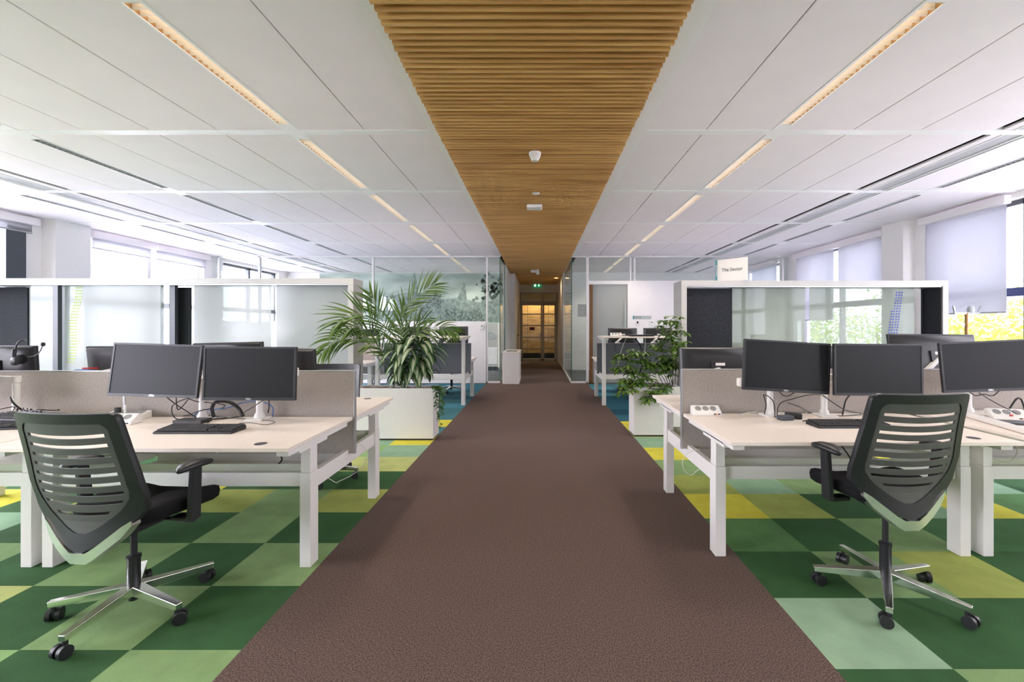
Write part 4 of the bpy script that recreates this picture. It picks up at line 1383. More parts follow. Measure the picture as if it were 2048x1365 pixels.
def make_chair(loc, rz, label, base_ang=0.0, group='black office chairs', seat_z=0.52, back_y=0.0):
    t = thing('office_chair', label, 'office chair', loc, rz, group)
    ZB = seat_z - 0.130      # bottom tip of the back shell

    def S(u, z, off=0.0):
        """shell point; u across, z above the tip"""
        lean = back_y - 0.19 + 0.012 * math.sin(min(1, max(0, z) / 0.30) * pi) - 0.095 * (max(0, z - 0.12) / 0.49) ** 1.3
        y = lean + 0.045 * (abs(u) / 0.25) ** 2 + off
        return (u, y, ZB + z)
    zs = [0.0, 0.02, 0.045, 0.07, 0.10, 0.13, 0.155, 0.18, 0.21, 0.24, 0.29, 0.34, 0.40, 0.45, 0.50, 0.55, 0.59, 0.602, 0.610]
    outer = [(half_w(z), z) for z in zs]

    def inner(z_top=0.567, z_bot=0.078):
        P2 = []
        for z in [0.078, 0.09, 0.11, 0.14, 0.17, 0.20, 0.23, 0.27, 0.32, 0.38, 0.44, 0.50, 0.54, 0.560, 0.567]:
            w = max(0.012, half_w(z - 0.045) - 0.052 - 0.0 * z) if z < 0.26 else half_w(z) - 0.045 - 0.012 * (0.567 - z)
            if z == 0.078:
                w = 0.02
            if z >= 0.560:
                w -= 0.012 * (1 + (z > .561))
            P2.append((w, z))
        return P2
    inn = inner()

    def loopof(pl):
        return [(w, z) for w, z in pl] + [(-w, z) for w, z in reversed(pl)]

    def resample(loop, n):
        pts = [Vector((a, b)) for a, b in loop]
        pts.append(pts[0])
        L = [0]
        for a, b in zip(pts, pts[1:]):
            L.append(L[-1] + (b - a).length)
        out = []
        for k in range(n):
            s = L[-1] * k / n
            for i in range(len(L) - 1):
                if L[i + 1] >= s:
                    f = (s - L[i]) / max(1e-9, L[i + 1] - L[i])
                    out.append(pts[i].lerp(pts[i + 1], f))
                    break
        return out
    N = 120
    co = resample(loopof(outer), N)
    # inner loop points matched by direction from the centre
    ci = []
    iloop = resample(loopof(inn), 600)
    cen = Vector((0, 0.31))

    def key(p):
        return math.atan2((p.y - cen.y) * 0.85, p.x - cen.x)
    ik = [(key(p), p) for p in iloop]
    for p in co:
        a = key(p)
        best = min(ik, key=lambda q: abs(math.atan2(math.sin(q[0] - a), math.cos(q[0] - a))))
        ci.append(best[1])
    fm = MB()
    rows = [[S(p.x, p.y, 0.0) for p in co],
            [S(p.x * .985, p.y, -0.012) for p in co],
            [S(p.x, p.y, -0.012) for p in ci],
            [S(p.x, p.y, 0.010) for p in ci],
            [S(p.x * .99, p.y, 0.014) for p in co],
            [S(p.x, p.y, 0.0) for p in co]]
    fm.sheet(rows, closed=True)
    fm.build('backrest_frame', 'black_plastic', t, smooth=True, auto=R(50))
    # ribbed inner panel with curved slots
    pm = MB()

    def iw(z):
        for (wa, a), (wb, b) in zip(inn, inn[1:]):
            if z <= b:
                return wa + (wb - wa) * (z - a) / max(1e-6, (b - a))
        return inn[-1][0]
    slots = [0.519, 0.476, 0.433, 0.390, 0.347, 0.304, 0.261, 0.218, 0.172]
    sh = 0.0155
    lv = [(0.078, 0), (0.10, 0), (0.13, 0)]
    for zc_ in reversed(slots):
        lv += [(zc_ - sh / 2, 1), (zc_ + sh / 2, 0)]
    lv += [(0.567, 0)]
    NU = 12

    def pp(u, z, wz, o):
        sag = 0.010 * (1 - (u / max(wz, .01)) ** 2) if 0.14 < z < 0.55 else 0
        return S(u, z - sag, o)
    for (z0, sl), (z1, _) in zip(lv, lv[1:]):
        w0, w1 = iw(z0) + 0.004, iw(z1) + 0.004
        if sl:
            k = 0.026 if z0 > .19 else 0.045
            segs = [(-1, -1 + k / w0), (1 - k / w0, 1)]
        else:
            segs = [(-1, 1)]
        for a, b in segs:
            n = NU if (b - a) > 1 else 2
            us = [a + (b - a) * i / n for i in range(n + 1)]
            r0 = [pp(u * w0, z0, w0, -0.008) for u in us]
            r1 = [pp(u * w1, z1, w1, -0.008) for u in us]
            r2 = [pp(u * w1, z1, w1, 0.002) for u in us]
            r3 = [pp(u * w0, z0, w0, 0.002) for u in us]
            pm.sheet([r0, r1, r2, r3, r0])
            for e in (0, -1):
                pm.add([r0[e], r1[e], r2[e], r3[e]], [(0, 1, 2, 3)])
    pm.build('backrest_panel', 'grey_plastic', t, smooth=True, auto=R(30))
    # chrome V carrier under the shell
    cm = MB()
    left = [(-0.205, 0.118), (-0.17, 0.082), (-0.12, 0.040), (-0.07, 0.0), (-0.035, -0.022), (0.035, -0.022), (0.07, 0.0), (0.12, 0.040), (0.17, 0.082), (0.205, 0.118)]
    r_ = [[], [], [], []]
    for i, (u, z) in enumerate(left):
        th = 0.022 if i in (0, 9) else 0.048
        r_[0].append(S(u, z + th * .5, -0.018))
        r_[1].append(S(u, z - th * .5, -0.014))
        r_[2].append(S(u, z - th * .55, 0.03))
        r_[3].append(S(u, z + th * .5, 0.022))
    cm.sheet([r_[0], r_[1], r_[2], r_[3], r_[0]])
    for e in (0, -1):
        cm.add([r_[0][e], r_[1][e], r_[2][e], r_[3][e]], [(0, 1, 2, 3)])
    cm.build('back_carrier', 'alu_polish', t, smooth=True, auto=R(35))
    # arm linking carrier to mechanism
    q = MB()
    for sx in (-1, 1):
        q.bar(S(sx * 0.055, 0.0, 0.02), (sx * 0.05, -0.02, seat_z - 0.095), 0.05, 0.028, w2=0.05, h2=0.03)
    q.box(-0.08, 0.08, -0.11, 0.10, seat_z - 0.125, seat_z - 0.075)
    q.bar((0.05, 0.06, seat_z - 0.10), (0.27, 0.05, seat_z - 0.105), 0.03, 0.010)
    q.build('mechanism', 'black_plastic', t, bevel=0.006)
    # seat cushion
    sm_ = MB()
    NS = 40
    prof = [(0.90, -0.075), (0.985, -0.06), (1.0, -0.03), (0.985, -0.008), (0.93, 0.0), (0.6, -0.006), (0.25, -0.010)]
    rows = []
    for k, zz in prof:
        row = []
        for i in range(NS):
            a = 2 * pi * i / NS
            ca, sa = cos(a), sin(a)
            e = 0.42
            x = 0.245 * (abs(ca) ** e) * (1 if ca > 0 else -1)
            y = 0.215 * (abs(sa) ** e) * (1 if sa > 0 else -1) + 0.085
            drop = -0.03 * max(0, (y - 0.17) / 0.13) ** 2 if y > 0.17 else 0
            row.append((x * k * (0.94 if y < 0 else 1.0), y * k if k > .9 else (y - .085) * k + .085, seat_z + zz + (drop + 0.02 * max(0, (abs(x) - 0.15) / 0.1))))
        rows.append(row)
    sm_.sheet(rows, closed=True)
    n0 = len(sm_.v)
    sm_.f.append(tuple(range(n0 - NS, n0)))
    sm_.m.append(0)
    sm_.f.append(tuple(range(NS))[::-1])
    sm_.m.append(0)
    sm_.build('seat', 'seat_fabric', t, smooth=True, auto=R(60))
    # armrests
    for sx in (-1, 1):
        am = MB()
        x = sx * 0.30
        am.bar((sx * 0.17, 0.05, seat_z - 0.088), (sx * 0.275, 0.03, seat_z - 0.085), 0.06, 0.022)
        am.bar((x - sx * .02, 0.03, seat_z - 0.09), (x, 0.02, seat_z + 0.165), 0.028, 0.062, up=(0, 1, 0), h2=0.05)
        arm = am.build('armrest', 'black_plastic', t, bevel=0.007, bseg=3)
        pd = MB()
        pr = []
        for k, zz in ((0.55, -0.012), (0.92, -0.008), (1.0, 0.004), (0.92, 0.014), (0.55, 0.020), (0.15, 0.022)):
            row = []
            for i in range(24):
                a = 2 * pi * i / 24
                row.append((x - sx * .005 + 0.043 * k * cos(a) * (1 + 0.15 * sin(a)), 0.02 + 0.098 * k * sin(a), seat_z + 0.178 + zz - 0.012 * (sin(a) * k) ** 2))
            pr.append(row)
        pd.sheet(pr, closed=True)
        nn = len(pd.v)
        pd.f.append(tuple(range(nn - 24, nn)))
        pd.m.append(0)
        pd.f.append(tuple(range(24))[::-1])
        pd.m.append(0)
        pd.build('arm_pad', 'black_plastic', arm, smooth=True)
    # gas column
    g = MB()
    g.lathe([(0.014, 0.235), (0.014, seat_z - 0.12)], seg=16)
    g.lathe([(0.026, 0.085), (0.026, 0.245), (0.029, 0.25), (0.029, 0.262), (0.015, 0.266)], seg=20)
    g.lathe([(0.02, 0.05), (0.022, 0.085)], seg=16)
    g.build('gas_column', 'black_plastic', t, smooth=True, auto=R(40))
    # star base
    sb = MB()
    sb.lathe([(0.034, 0.075), (0.040, 0.09), (0.040, 0.118), (0.034, 0.125)], seg=24)
    for i in range(5):
        a = base_ang + i * 2 * pi / 5
        d = Vector((cos(a), sin(a), 0))
        p0 = d * 0.02 + Vector((0, 0, 0.104))
        p1 = d * 0.322 + Vector((0, 0, 0.082))
        sb.bar(p0, p1, 0.050, 0.046, w2=0.028, h2=0.028)
    sb.build('star_base', 'chrome', t, bevel=0.004, bseg=2)
    for i in range(5):
        a = base_ang + i * 2 * pi / 5
        d = Vector((cos(a), sin(a), 0))
        c = d * 0.305
        sw = Matrix.Rotation(a + 0.9 + i * 1.3, 3, 'Z')
        w_ = MB()
        off = sw @ Vector((0.012, 0, 0))
        for s in (-1, 1):
            ax = sw @ Vector((0, 1, 0))
            cc = Vector((c.x, c.y, 0.0275)) + off
            w_.cyl(cc + ax * (s * 0.008), cc + ax * (s * 0.026), 0.0272, 20)
        w_.cyl(Vector((c.x, c.y, 0.025)), Vector((c.x, c.y, 0.072)), 0.010, 12)
        w_.cyl(Vector((c.x, c.y, 0.0275)) + off - (sw @ Vector((0, .02, 0))), Vector((c.x, c.y, 0.0275)) + off + (sw @ Vector((0, .02, 0))), 0.02, 12)
        w_.build('caster', 'black_plastic', t, smooth=True, auto=R(40))
    return t


ch = make_chair((-1.935, 2.15, 0), R(-5), 'black office chair with ribbed back and chrome base, at the left desk', base_ang=R(-14.5), back_y=-0.04)
make_chair((1.76, 2.275, 0), R(3), 'black office chair with ribbed back and chrome base, at the right desk', base_ang=R(16), seat_z=0.565, back_y=0.05)
make_chair((-1.93, 4.02, 0), R(176), 'office chair at the far side of the left desk, only wheels and back top showing', base_ang=R(40))
make_chair((-1.80, 9.35, 0), R(170), 'office chair behind the raised left desk, its star base showing below the screen', base_ang=R(20))
make_chair((-3.35, 9.25, 0), R(185), 'office chair behind the palm, beside the end of the storage wall', base_ang=R(10))
make_chair((1.95, 9.35, 0), R(180), 'office chair behind the raised right desk', base_ang=R(33))

# ------------------------------------------------------------------ storage walls with sliding panels
def xp(px, D):
    return (px - VX) * D / F


def make_storage(x0, x1, y0, y1, ztop, label, panels, shelf=0.78):
    t = thing('storage_wall', label, 'storage cabinet', ((x0 + x1) / 2, y0, 0))
    cx = (x0 + x1) / 2
    a, b = x0 - cx, x1 - cx
    d = y1 - y0
    fr = MB()
    th = 0.066
    fr.box(a, b, 0, d, ztop - th, ztop)
    fr.box(a, a + th, 0, d, 0, ztop - th)
    fr.box(b - th, b, 0, d, 0, ztop - th)
    fr.build('carcass', 'cabinet_white', t, bevel=0.002)
    MB().box(a + th, b - th, 0.01, d - 0.01, 0.0, shelf).build('base_cabinet', 'cabinet_white', t, bevel=0.002)
    MB().box(a + th, b - th, 0.015, d - 0.015, ztop - th - 0.012, ztop - th).build('track', 'alu_trim', t)
    for kind, p0, p1, off in panels:
        q0, q1 = p0 - cx, p1 - cx
        z0, z1 = shelf, ztop - th - 0.012
        if kind == 'felt':
            MB().box(q0, q1, off, off + 0.02, z0, z1 - 0.012).build('felt_panel', 'felt_charcoal', t)
        elif kind == 'post':
            MB().box(q0, q1, off, off + 0.05, z0, z1).build('upright', 'frame_dark', t)
        elif kind == 'frost':
            MB().box(q0, q1, off, off + 0.006, z0, z1).build('glass_panel', 'glass_frost', t)
        elif kind == 'grey':
            MB().box(q0, q1, off, off + 0.006, z0, z1).build('glass_panel', 'glass_grey', t)
        elif kind == 'return':
            MB().box(q0, q1, 0.02, d - 0.02, z0, z1).build('felt_panel', 'felt_charcoal', t)
    return t, cx


D1 = 5.35
sl, slx = make_storage(-7.2, -2.20, D1, D1 + 0.30, 1.933, 'long white storage wall with frosted sliding panels left of the palm', [
    ('felt', -6.9, xp(55, D1 + .2), 0.2), ('frost', xp(50, D1), xp(103, D1), 0.06), ('post', xp(100, D1), xp(110, D1), 0.03),
    ('frost', xp(112, D1), xp(313, D1), 0.10), ('frost', xp(157, D1), xp(313, D1), 0.06), ('post', xp(325, D1), xp(336, D1), 0.10),
    ('felt', xp(338, D1 + .2), xp(381, D1 + .2), 0.2), ('frost', xp(380, D1), xp(536, D1), 0.06), ('frost', xp(547, D1), xp(700, D1), 0.06)])
D2 = 5.53
sr, srx = make_storage(1.767, 5.056, D2, D2 + 0.32, 1.925, 'white storage wall with charcoal felt and grey glass panels right of the shrub', [
    ('felt', xp(1374, D2), xp(1470, D2), 0.08), ('grey', xp(1470, D2), xp(1622, D2), 0.12), ('grey', xp(1631, D2), xp(1786, D2), 0.12),
    ('frost', xp(1470, D2), xp(1521, D2), 0.17), ('grey', xp(1786, D2), xp(1850, D2), 0.16), ('return', 5.056 - 0.085, 5.056 - 0.066, 0.1), ('felt', xp(1850, D2 + .2), xp(1890, D2 + .2), 0.24)])
# printed dots on the panels
m = MB()
for j in range(26):
    for i in range(4):
        if (i + j) % 1 == 0:
            px = 116 + 4 * i + 16 * j / 25 + 3 * math.sin(j * .35)
            x = xp(px, D1) - slx
            z = 0.92 + j * 0.036
            m.box(x, x + 0.014, 0.097, 0.099, z, z + 0.016)
m.build('printed_dots', 'dot_green', sl)
m = MB()
for j in range(28):
    n = 3 if j > 22 else 4
    for i in range(4):
        px = 1785 + 3 + 5.4 * i + 20 * (j / 28)
        if j > 20 and i == 0 or j < 4 and i == 9:
            continue
        x = xp(px, D2) - srx
        z = 0.86 + j * 0.034
        m.box(x, x + 0.017, 0.156, 0.158, z, z + 0.02)
m.build('printed_dots', 'dot_blue', sr)

# sign on the right storage wall
sg = thing('desk_sign', 'white folded department sign with teal spine on the right storage wall', 'sign', (2.42, 5.62, 1.926))
o_ = Vector((2.42, 5.62, 1.926))
A_ = Vector((2.300, 5.76, 1.926)) - o_
B_ = Vector((2.555, 5.47, 1.926)) - o_
C_ = Vector((2.265, 5.73, 1.926)) - o_
H_ = 0.283
nx = Vector((0.02, 0.018, 0))
mm = MB()
mm.prism([(A_.x, A_.y), (B_.x, B_.y), (B_.x + 0.004, B_.y + 0.004), (A_.x + 0.004, A_.y + 0.004)], lambda a, b, t: (a, b, t), 0, H_)
mm.build('sign_face', 'sign_white', sg)
mm = MB()
mm.prism([(C_.x, C_.y), (A_.x, A_.y), (A_.x + 0.002, A_.y + 0.005), (C_.x + 0.002, C_.y + 0.005)], lambda a, b, t: (a, b, t), 0, H_)
mm.build('spine', 'teal', sg)
ang = math.atan2((B_ - A_).y, (B_ - A_).x)
mid = (A_ + B_) / 2 + Vector((0, 0, H_ * .52)) + Vector((-0.004, -0.004, 0))
text('lettering', 'Tha Sector', 0.060, tuple(mid), (pi / 2, 0, ang), 'lettering_grey', sg, bold=0.0006)
ang2 = math.atan2((A_ - C_).y, (A_ - C_).x)
mid = (A_ + C_) / 2 + Vector((0, 0, H_ * .5)) + Vector((0.0015, -0.003, 0))
tx = text('lettering', 'Noord 0', 0.040, tuple(mid), (0, 0, 0), 'exit_white' if False else 'sign_white', sg, bold=0.0004)
tx.rotation_euler = (Matrix.Rotation(ang2, 3, 'Z') @ Matrix.Rotation(pi / 2, 3, 'X') @ Matrix.Rotation(pi / 2, 3, 'Z')).to_euler()

# door plate, thermostats
YW = YG - 0.02
dp = thing('room_plate', 'grey room number plate with teal end on the white wall', 'room plate', tuple(at(1284, 635.5, YW)))
w_ = 18.5 * YW / F
MB().box(-w_, w_, -0.006, 0, -0.042, 0.042).build('plate', 'plate_grey', dp)
MB().box(-w_, -w_ + 0.034, -0.0085, -0.0062, -0.042, 0.042).build('end_block', 'teal', dp)
text('lettering', '0.05.48', 0.05, (-w_ + 0.05, -0.0068, 0.002), (pi / 2, 0, 0), 'frame_dark', dp, align='LEFT')
s1 = thing('wall_switch', 'white wall control with dark screen below the room plate', 'switch', tuple(at(1275, 646, YW)))
MB().box(-0.042, 0.042, -0.015, 0, -0.055, 0.05).build('case', 'plastic_white', s1, bevel=0.004)
MB().box(-0.02, 0.02, -0.017, -0.0152, -0.02, 0.035).build('display', 'slot_black', s1)
s2 = thing('thermostat', 'round white thermostat right of the wall control', 'thermostat', tuple(at(1303, 647, YW)))
MB().box(-0.055, 0.055, -0.02, 0, -0.06, 0.06).build('case', 'plastic_white', s2, bevel=0.012, bseg=3)
MB().box(-0.015, 0.02, -0.022, -0.0202, 0.015, 0.035).build('display', 'slot_black', s2)
s3 = thing('thermostat', 'white thermostat on the low wall left of the clear glass pane', 'thermostat', tuple(at(964, 654.5, YW)))
MB().box(-0.05, 0.05, -0.025, 0, -0.06, 0.06).build('case', 'plastic_white', s3, bevel=0.008, bseg=3)
MB().box(-0.015, 0.02, -0.027, -0.0252, 0.01, 0.04).build('display', 'lettering_grey', s3)

# ------------------------------------------------------------------ waste cabinet in the corridor mouth
wc = thing('waste_cabinet', 'tall white waste cabinet at the left of the corridor mouth', 'waste cabinet', (-0.635, 10.60, 0))
MB().box(-0.19, 0.19, 0, 1.1, 0.0, 0.735).build('body', 'powder_white', wc, bevel=0.004)
MB().box(-0.2, 0.2, -0.01, 1.11, 0.735, 0.763).build('top', 'desk_laminate', wc, bevel=0.003)
MB().box(0.19, 0.196, 0.05, 0.5, 0.05, 0.7).build('door', 'powder_white', wc)
MB().box(-0.13, 0.13, 0.15, 0.45, 0.763, 0.768).build('opening', 'slot_black', wc)
MB().box(-0.215, -0.192, 0.1, 1.1, 0.0, 0.70).build('side_panel', 'desk_edge', wc)

# ------------------------------------------------------------------ planters
def make_planter(x0, x1, y0, y1, h, label):
    t = thing('planter_box', label, 'planter', ((x0 + x1) / 2, y0, 0))
    w = (x1 - x0) / 2
    d = y1 - y0
    m = MB()
    e = 0.012
    m.box(-w, w, 0, e, 0.02, h)
    m.box(-w, w, d - e, d, 0.02, h)
    m.box(-w, -w + e, e, d - e, 0.02, h)
    m.box(w - e, w, e, d - e, 0.02, h)
    m.box(-w + e, w - e, e, d - e, 0.02, 0.04)
    m.build('box', 'powder_white', t, bevel=0.002)
    MB().box(-w + .01, w - .01, 0.01, d - .01, 0, 0.02).build('plinth', 'slot_black', t)
    s = MB()
    n = 30
    k = 8
    rows = []
    for j in range(k + 1):
        rows.append([(-w + e + (2 * w - 2 * e) * i / n, e + (d - 2 * e) * j / k, h - 0.03 + 0.018 * mnoise.noise(Vector((i * .7, j * .9, 3)))) for i in range(n + 1)])
    s.sheet(rows)
    s.build('soil', 'soil', t, smooth=True)
    return t


make_planter(-2.195, -1.248, D1, D1 + 0.30, 0.622, 'white planter box with palm and variegated plant, left of the walkway')
make_planter(1.18, 1.762, D2, D2 + 0.30, 0.613, 'white planter box with a leafy shrub, right of the walkway')


def leaf(mb, base, d, L, W, droop=0.3, up=Vector((0, 0, 1)), mi=0, mc=None, n=6, fold=0.15, peak=0.45):
    """lanceolate leaf as a bent folded strip; mc = material index of its centre"""
    d = d.normalized()
    side = d.cross(up)
    if side.length < 1e-3:
        side = Vector((1, 0, 0))
    side.normalize()
    nrm = side.cross(d).normalized()
    p = base.copy()
    cur = d.copy()
    rows = []
    for i in range(n + 1):
        s = i / n
        w = W * (math.sin(pi * min(1, s ** (math.log(.5) / math.log(peak)))) ** 0.8 if 0 < s < 1 else 0.02)
        nn = side.cross(cur).normalized()
        if mc is None:
            rows.append([p - side * w / 2 + nn * w * fold, p, p + side * w / 2 + nn * w * fold])
        else:
            rows.append([p - side * w / 2 + nn * w * fold, p - side * w * .22, p + side * w * .22, p + side * w / 2 + nn * w * fold])
        p = p + cur * (L / n)
        cur = (cur + Vector((0, 0, -droop / n))).normalized()
    k = len(rows[0])
    vs = [q for r in rows for q in r]
    o = len(mb.v)
    mb.v += [tuple(v) for v in vs]
    for i in range(n):
        for j in range(k - 1):
            mb.f.append((o + i * k + j, o + i * k + j + 1, o + (i + 1) * k + j + 1, o + (i + 1) * k + j))
            mb.m.append(mc if (mc is not None and j == 1 and 0 < i) else mi)


# kentia palm
YP = D1 + 0.15
pl = thing('palm_plant', 'feathery green palm rising from the left planter beside the storage wall', 'plant', (at(800, 0, YP).x, YP, 0.60))
po = Vector(pl.location)
fronds = [([(799, 772), (782, 720), (762, 668), (735, 634), (700, 632), (672, 648)], 16, 0.27, -0.52, .3),
          ([(797, 772), (765, 728), (735, 695), (705, 676), (672, 682), (645, 705)], 15, 0.24, -0.58, .8),
          ([(800, 772), (806, 720), (801, 660), (802, 632), (822, 602), (848, 583), (868, 570)], 14, 0.24, 0.05, .15),
          ([(801, 772), (790, 720), (775, 670), (758, 625), (742, 590)], 14, 0.24, -0.30, .2),
          ([(803, 772), (812, 720), (826, 680), (850, 660), (882, 656), (910, 664)], 14, 0.20, -0.1, .9),
          ([(802, 772), (800, 730), (796, 690), (800, 655), (806, 628)], 9, 0.28, 0.0, .2),
          ([(804, 772), (812, 735), (818, 700), (812, 672), (800, 655)], 8, 0.24, 0.12, .3),
          ([(798, 772), (788, 740), (772, 712), (756, 694), (740, 690)], 9, 0.20, -0.32, .6),
          ([(802, 772), (808, 730), (815, 690), (830, 655), (850, 640)], 10, 0.22, 0.14, .4),
          ([(797, 772), (780, 735), (760, 700), (742, 668), (716, 655), (690, 662)], 12, 0.22, -0.50, .7)]
rp = random.Random(9)
for fi, (pts, n, LL, yo, dr) in enumerate(fronds):
    P3 = []
    for i, (a, b) in enumerate(pts):
        s = i / (len(pts) - 1)
        P3.append(at(a, b, YP + yo * s) - po)
    path = spline(P3, 8)
    stem = MB().tube(path, 0.0055, 6, r2=0.0018, smooth=False).build('frond_stem', 'stem_green', pl, smooth=True)
    lf = MB()
    start = int(len(path) * 0.48)
    idx = [start + (len(path) - 1 - start) * i / n for i in range(n + 1)]
    for i, ix in enumerate(idx):
        k = int(ix)
        p = path[k]
        tdir = (path[min(k + 1, len(path) - 1)] - path[max(k - 1, 0)]).normalized()
        sd = tdir.cross(Vector((0, -1, 0.25))).normalized()
        prog = i / n
        L = LL * (0.55 + 0.9 * math.sin(pi * (0.18 + 0.72 * prog))) * rp.uniform(.85, 1.1)
        for s in (-1, 1):
            spread = 0.75 - 0.35 * prog
            d = tdir * (0.75 + 0.2 * prog) + sd * s * spread + Vector((rp.uniform(-.12, .12), rp.uniform(-.5, .3), rp.uniform(-.05, .12)))
            leaf(lf, p, d, L, 0.021 * rp.uniform(.85, 1.25), droop=dr + 0.35 * rp.random(), n=6, up=Vector((0, -0.8, 0.6)), fold=.12, peak=.35)
    lf.build('frond_leaflets', 'leaf_palm', pl, smooth=True)

# variegated plants: three crowns in the left planter
ri = random.Random(31)
for ci_, (px, py, lab, n, sc) in enumerate([(838, 700, 'variegated long-leaved plant with pale leaf centres, right one of the left planter', 46, 1.15),
                                            (806, 712, 'variegated long-leaved plant crowding the foot of the palm', 36, 1.05)]):
    cr = at(px, py, YP - 0.05)
    ag = thing('variegated_plant', lab, 'plant', (cr.x, cr.y, 0.60), 0, 'variegated plants in the left planter')
    o = Vector(ag.location)
    st = MB()
    for k in range(4):
        st.tube([Vector((0.03 * cos(k * 1.6), 0.03 * sin(k * 1.6), -0.02)), Vector((0.02 * cos(k), 0.02 * sin(k), .12)), cr - o - Vector((0.02 * (k - 2), 0, .05 * (k % 2)))], 0.007, 7)
    st.build('stems', 'stem_green', ag, smooth=True)
    for k in range(n):
        a = 2.4 * k + ri.uniform(-.3, .3)
        lvl = k / n
        d = Vector((cos(a), sin(a) * 0.8 - 0.25, 0.95 - 1.15 * lvl))
        h = (cr - o) + Vector((0.02 * cos(a), 0.02 * sin(a), 0.10 - 0.34 * lvl))
        L = (0.24 + 0.12 * math.sin(pi * min(1, lvl + .25))) * sc * ri.uniform(.85, 1.1)
        lf = MB()
        leaf(lf, h, d, L, 0.092 * sc * ri.uniform(.8, 1.1), droop=1.9 + .6 * ri.random(), n=8, mi=0, mc=1, fold=.10, peak=.45)
        lf.build('leaf', ['leaf_dark', 'leaf_silver'], ag, smooth=True)

# trailing ivy
iv = thing('trailing_ivy', 'small trailing ivy hanging over the right front corner of the left planter', 'plant', (at(870, 0, D1).x, D1 + 0.04, 0.60))
o = Vector(iv.location)
for k in range(5):
    p0 = at(868 + 3 * k, 772, D1 + 0.05)
    ln = [0.32, 0.20, 0.42, 0.26, 0.15][k]
    pts = [p0 - o, Vector((p0.x + .02, D1 - 0.02 + .0 * k, .655)) - o, Vector((p0.x + .04 if k < 4 else p0.x + .06, D1 - 0.045, .60)) - o, Vector((p0.x + .05, D1 - 0.05, .60 - ln * .5)) - o, Vector((p0.x + .06, D1 - 0.05, .60 - ln)) - o]
    path = spline(pts, 6)
    MB().tube(path, 0.0016, 5, smooth=False).build('vine', 'stem_green', iv)
    lf = MB()
    for i in range(2, len(path), 1):
        a = ri.uniform(0, 6.28)
        leaf(lf, path[i], Vector((cos(a), -abs(sin(a)) * .7, -.3)), 0.045 * ri.uniform(.8, 1.3), 0.036, droop=.8, n=4, fold=.1)
    lf.build('foliage', 'leaf_ivy', iv, smooth=True)

# umbrella-tree shrub in the right planter
YS = D2 + 0.14
sf = thing('leafy_shrub', 'bushy green shrub with small leaflets in the right planter', 'plant', (at(1335, 0, YS).x, YS, 0.59))
o = Vector(sf.location)
stems = [[(1345, 770), (1346, 730), (1340, 690), (1338, 655), (1342, 640)], [(1350, 770), (1352, 720), (1355, 690), (1352, 665)],
         [(1340, 770), (1334, 735), (1325, 705), (1318, 690)], [(1335, 772), (1322, 750), (1305, 738), (1285, 722), (1262, 712)],
         [(1325, 772), (1305, 758), (1280, 752), (1255, 745), (1235, 740)], [(1330, 772), (1300, 762), (1268, 768), (1240, 765)],
         [(1330, 772), (1310, 775), (1298, 790), (1303, 802)], [(1338, 772), (1330, 752), (1318, 732), (1300, 728)],
         [(1320, 772), (1290, 765), (1262, 772), (1255, 788)], [(1355, 772), (1358, 740), (1360, 712), (1358, 690)], [(1335, 770), (1322, 775), (1316, 790)],
         [(1328, 772), (1312, 742), (1290, 712), (1275, 706)], [(1345, 770), (1337, 742), (1330, 725), (1322, 722)],[(1322, 772), (1280, 748), (1250, 726), (1238, 716)]]
rsf = random.Random(17)
for si, pts in enumerate(stems):
    yo = (rsf.uniform(-0.16, 0.08) if pts[-1][1] < 770 else -0.2) - (0.24 if pts[-1][0] > 1335 else 0)
    P3 = [at(a, b, YS + yo * i / (len(pts) - 1)) - o for i, (a, b) in enumerate(pts)]
    path = spline(P3, 7)
    MB().tube(path, 0.005, 6, r2=0.0016, smooth=False).build('stem', 'stem_brown', sf, smooth=True)
    lf = MB()
    ks = list(range(int(len(path) * .38), len(path), 2)) + [len(path) - 1]
    for k in ks:
        for rep in range(2):
            a = rsf.uniform(0, 6.28)
            pet = Vector((cos(a), sin(a) * .8, rsf.uniform(-.1, .7))).normalized() * rsf.uniform(.04, .10)
            q = path[k] + pet
            lf.tube([path[k], q], 0.0011, 4, smooth=False)
            n = rsf.choice((5, 6, 7))
            for j in range(n):
                b = 2 * pi * j / n + a
                d = Vector((cos(b), sin(b) * .9, -0.25 + rsf.uniform(-.2, .2))) + pet * 4
                leaf(lf, q, d, rsf.uniform(.075, .12), rsf.uniform(.030, .042), droop=.8, n=4, fold=.12, peak=.55)
    lf.build('foliage', 'leaf_schefflera', sf, smooth=True)

# ------------------------------------------------------------------ small items
for k, (px, col, lab) in enumerate(((163, 'blue_plastic', 'blue pen lying behind the left desk screen'), (178, 'red_plastic', 'red-capped marker behind the left desk screen'))):
    p = at(px, 738 - k * 4, 3.45)
    tag(MB().cyl((-0.05, 0, 0.0), (0.05, 0.02, 0.0), 0.006, 8).build('marker_pen', col, loc=(p.x, p.y, 1.02 + .015 * k)), lab, 'pen')
cup = thing('paper_tray', 'white tray of papers behind the left desk screen', 'tray', (at(172, 0, 3.45).x, 3.45, ZD + .0005))
MB().box(-0.08, 0.09, -0.05, 0.05, 0, 0.262).build('stack', 'sign_white', cup, bevel=0.003)
bt = thing('water_bottle', 'white bottle with blue stripes standing between the right monitors', 'bottle', (at(1660, 0, 3.6).x, 3.6, ZD + .0005))
MB().lathe([(0.03, 0), (0.03, 0.24), (0.018, 0.28), (0.018, 0.30), (0.001, 0.30)], seg=20).build('body', 'plastic_white', bt, smooth=True, auto=R(40))
MB().lathe([(0.0305, 0.235), (0.0305, 0.25)], seg=20).lathe([(0.0305, 0.255), (0.0305, 0.27)], seg=20).build('stripe', 'blue_plastic', bt)

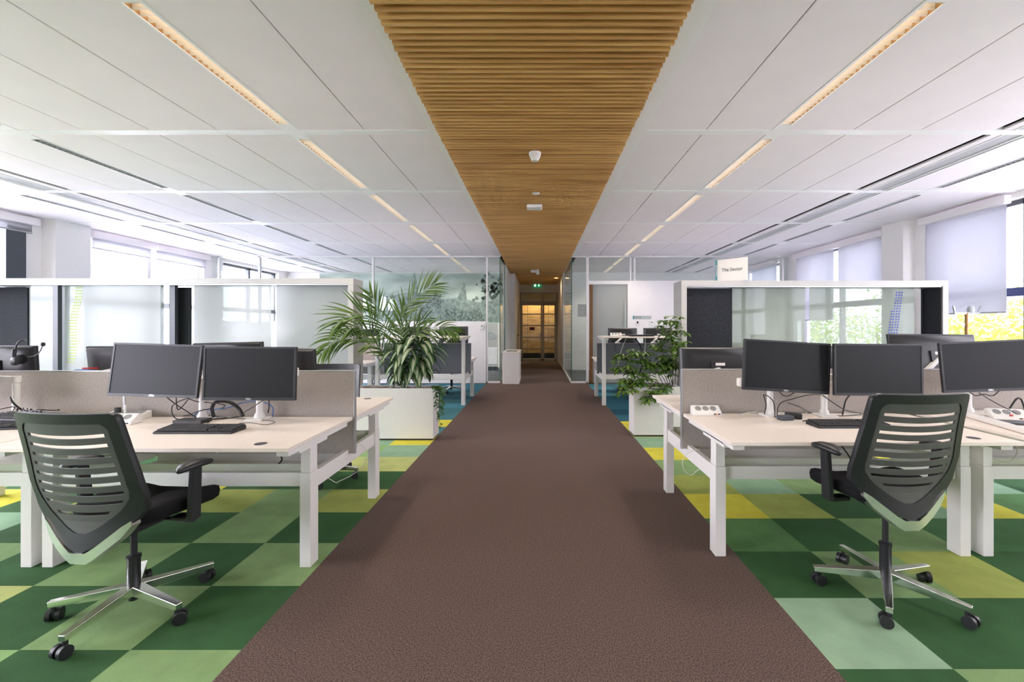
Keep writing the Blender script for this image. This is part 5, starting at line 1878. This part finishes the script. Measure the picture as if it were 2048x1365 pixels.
cs = thing('coat_stand', 'wooden post with pale grey hooks in front of the right window blind', 'coat stand', (xp(1933, 6.0), 6.0, 0))
MB().cyl((0, 0, 0), (0, 0, 1.54), 0.02, 14).build('post', 'coat_wood', cs)
MB().lathe([(0.17, 0), (0.17, 0.02), (0.03, 0.03)], seg=28).build('base', 'coat_wood', cs)
h = MB()
h.bar((-0.17, 0, 1.535), (0.17, 0, 1.535), 0.03, 0.03)
h.bar((-0.15, 0, 1.535), (-0.18, 0, 1.635), 0.02, 0.02)
h.bar((0.14, 0, 1.535), (0.19, 0, 1.63), 0.014, 0.014)
h.lathe([(0.03, 0), (0.045, .04), (0.03, 0.09)], (0.06, 0, 1.54), 12)
h.build('hooks', 'plate_grey', cs, bevel=0.004)

# ------------------------------------------------------------------ outside
struct(MB().box(XR + 0.5, 70, -40, 60, -1.6, -1.5).build('ground', 'pale_paving'), 'pale paving outside the right windows')
struct(MB().box(-70, XL - 0.5, -40, 60, -1.6, -1.5).build('ground', 'pale_paving'), 'ground outside the left windows')
rtree = random.Random(8)


def make_tree(x, y, zt, r, label, n=1500):
    t = thing('tree', label, 'tree', (x, y, -1.5), 0, 'trees outside the right windows')
    MB().tube([(0, 0, 0), (0.1, 0, zt * .5), (0, 0.1, zt)], 0.18, 8, r2=0.06).build('trunk', 'bark', t, smooth=True)
    m = MB()
    cl = [Vector((rtree.gauss(0, r * .4), rtree.gauss(0, r * .4), zt + rtree.gauss(0, r * .28))) for _ in range(14)]
    for i in range(n):
        c = rtree.choice(cl)
        p = c + Vector((rtree.gauss(0, 1), rtree.gauss(0, 1), rtree.gauss(0, .8))) * r * 0.26
        a, b = rtree.uniform(0, 6.28), rtree.uniform(-1, 1)
        s = rtree.uniform(.08, .17)
        u = Vector((cos(a), sin(a), b)).normalized()
        v = u.cross(Vector((rtree.random(), rtree.random(), 1))).normalized()
        m.add([p - u * s, p - v * s * .5, p + u * s, p + v * s * .5], [(0, 1, 2, 3)])
    m.build('crown', 'tree_leaf', t)
    return t


for i, (x, y, zt, r, lab) in enumerate([(14.0, 14.2, 1.9, 1.7, 'bright leafy tree outside behind the wooden post, nearest one'), (19.0, 19.4, 2.4, 2.2, 'tree outside just beyond the nearest bright tree'),
                                        (16.5, 9.0, 2.0, 1.8, 'leafy tree outside beyond the right edge of the photo'), (16.0, 25.5, 2.4, 1.9, 'distant tree seen through the grey glass of the right storage wall, left one'), (22.5, 29.8, 2.8, 2.5, 'distant tree seen through the grey glass of the right storage wall, right one'),
                                        (29.0, 26.0, 3.0, 2.8, 'distant tree outside, farthest behind the bright ones')]):
    make_tree(x, y, zt, r, lab)
bd = thing('neighbour_building', 'pale office block outside the left windows', 'building', (-26, 10, -1.5))
MB().box(-4, 4, -18, 14, 0, 6.0).build('wall', 'facade', bd)
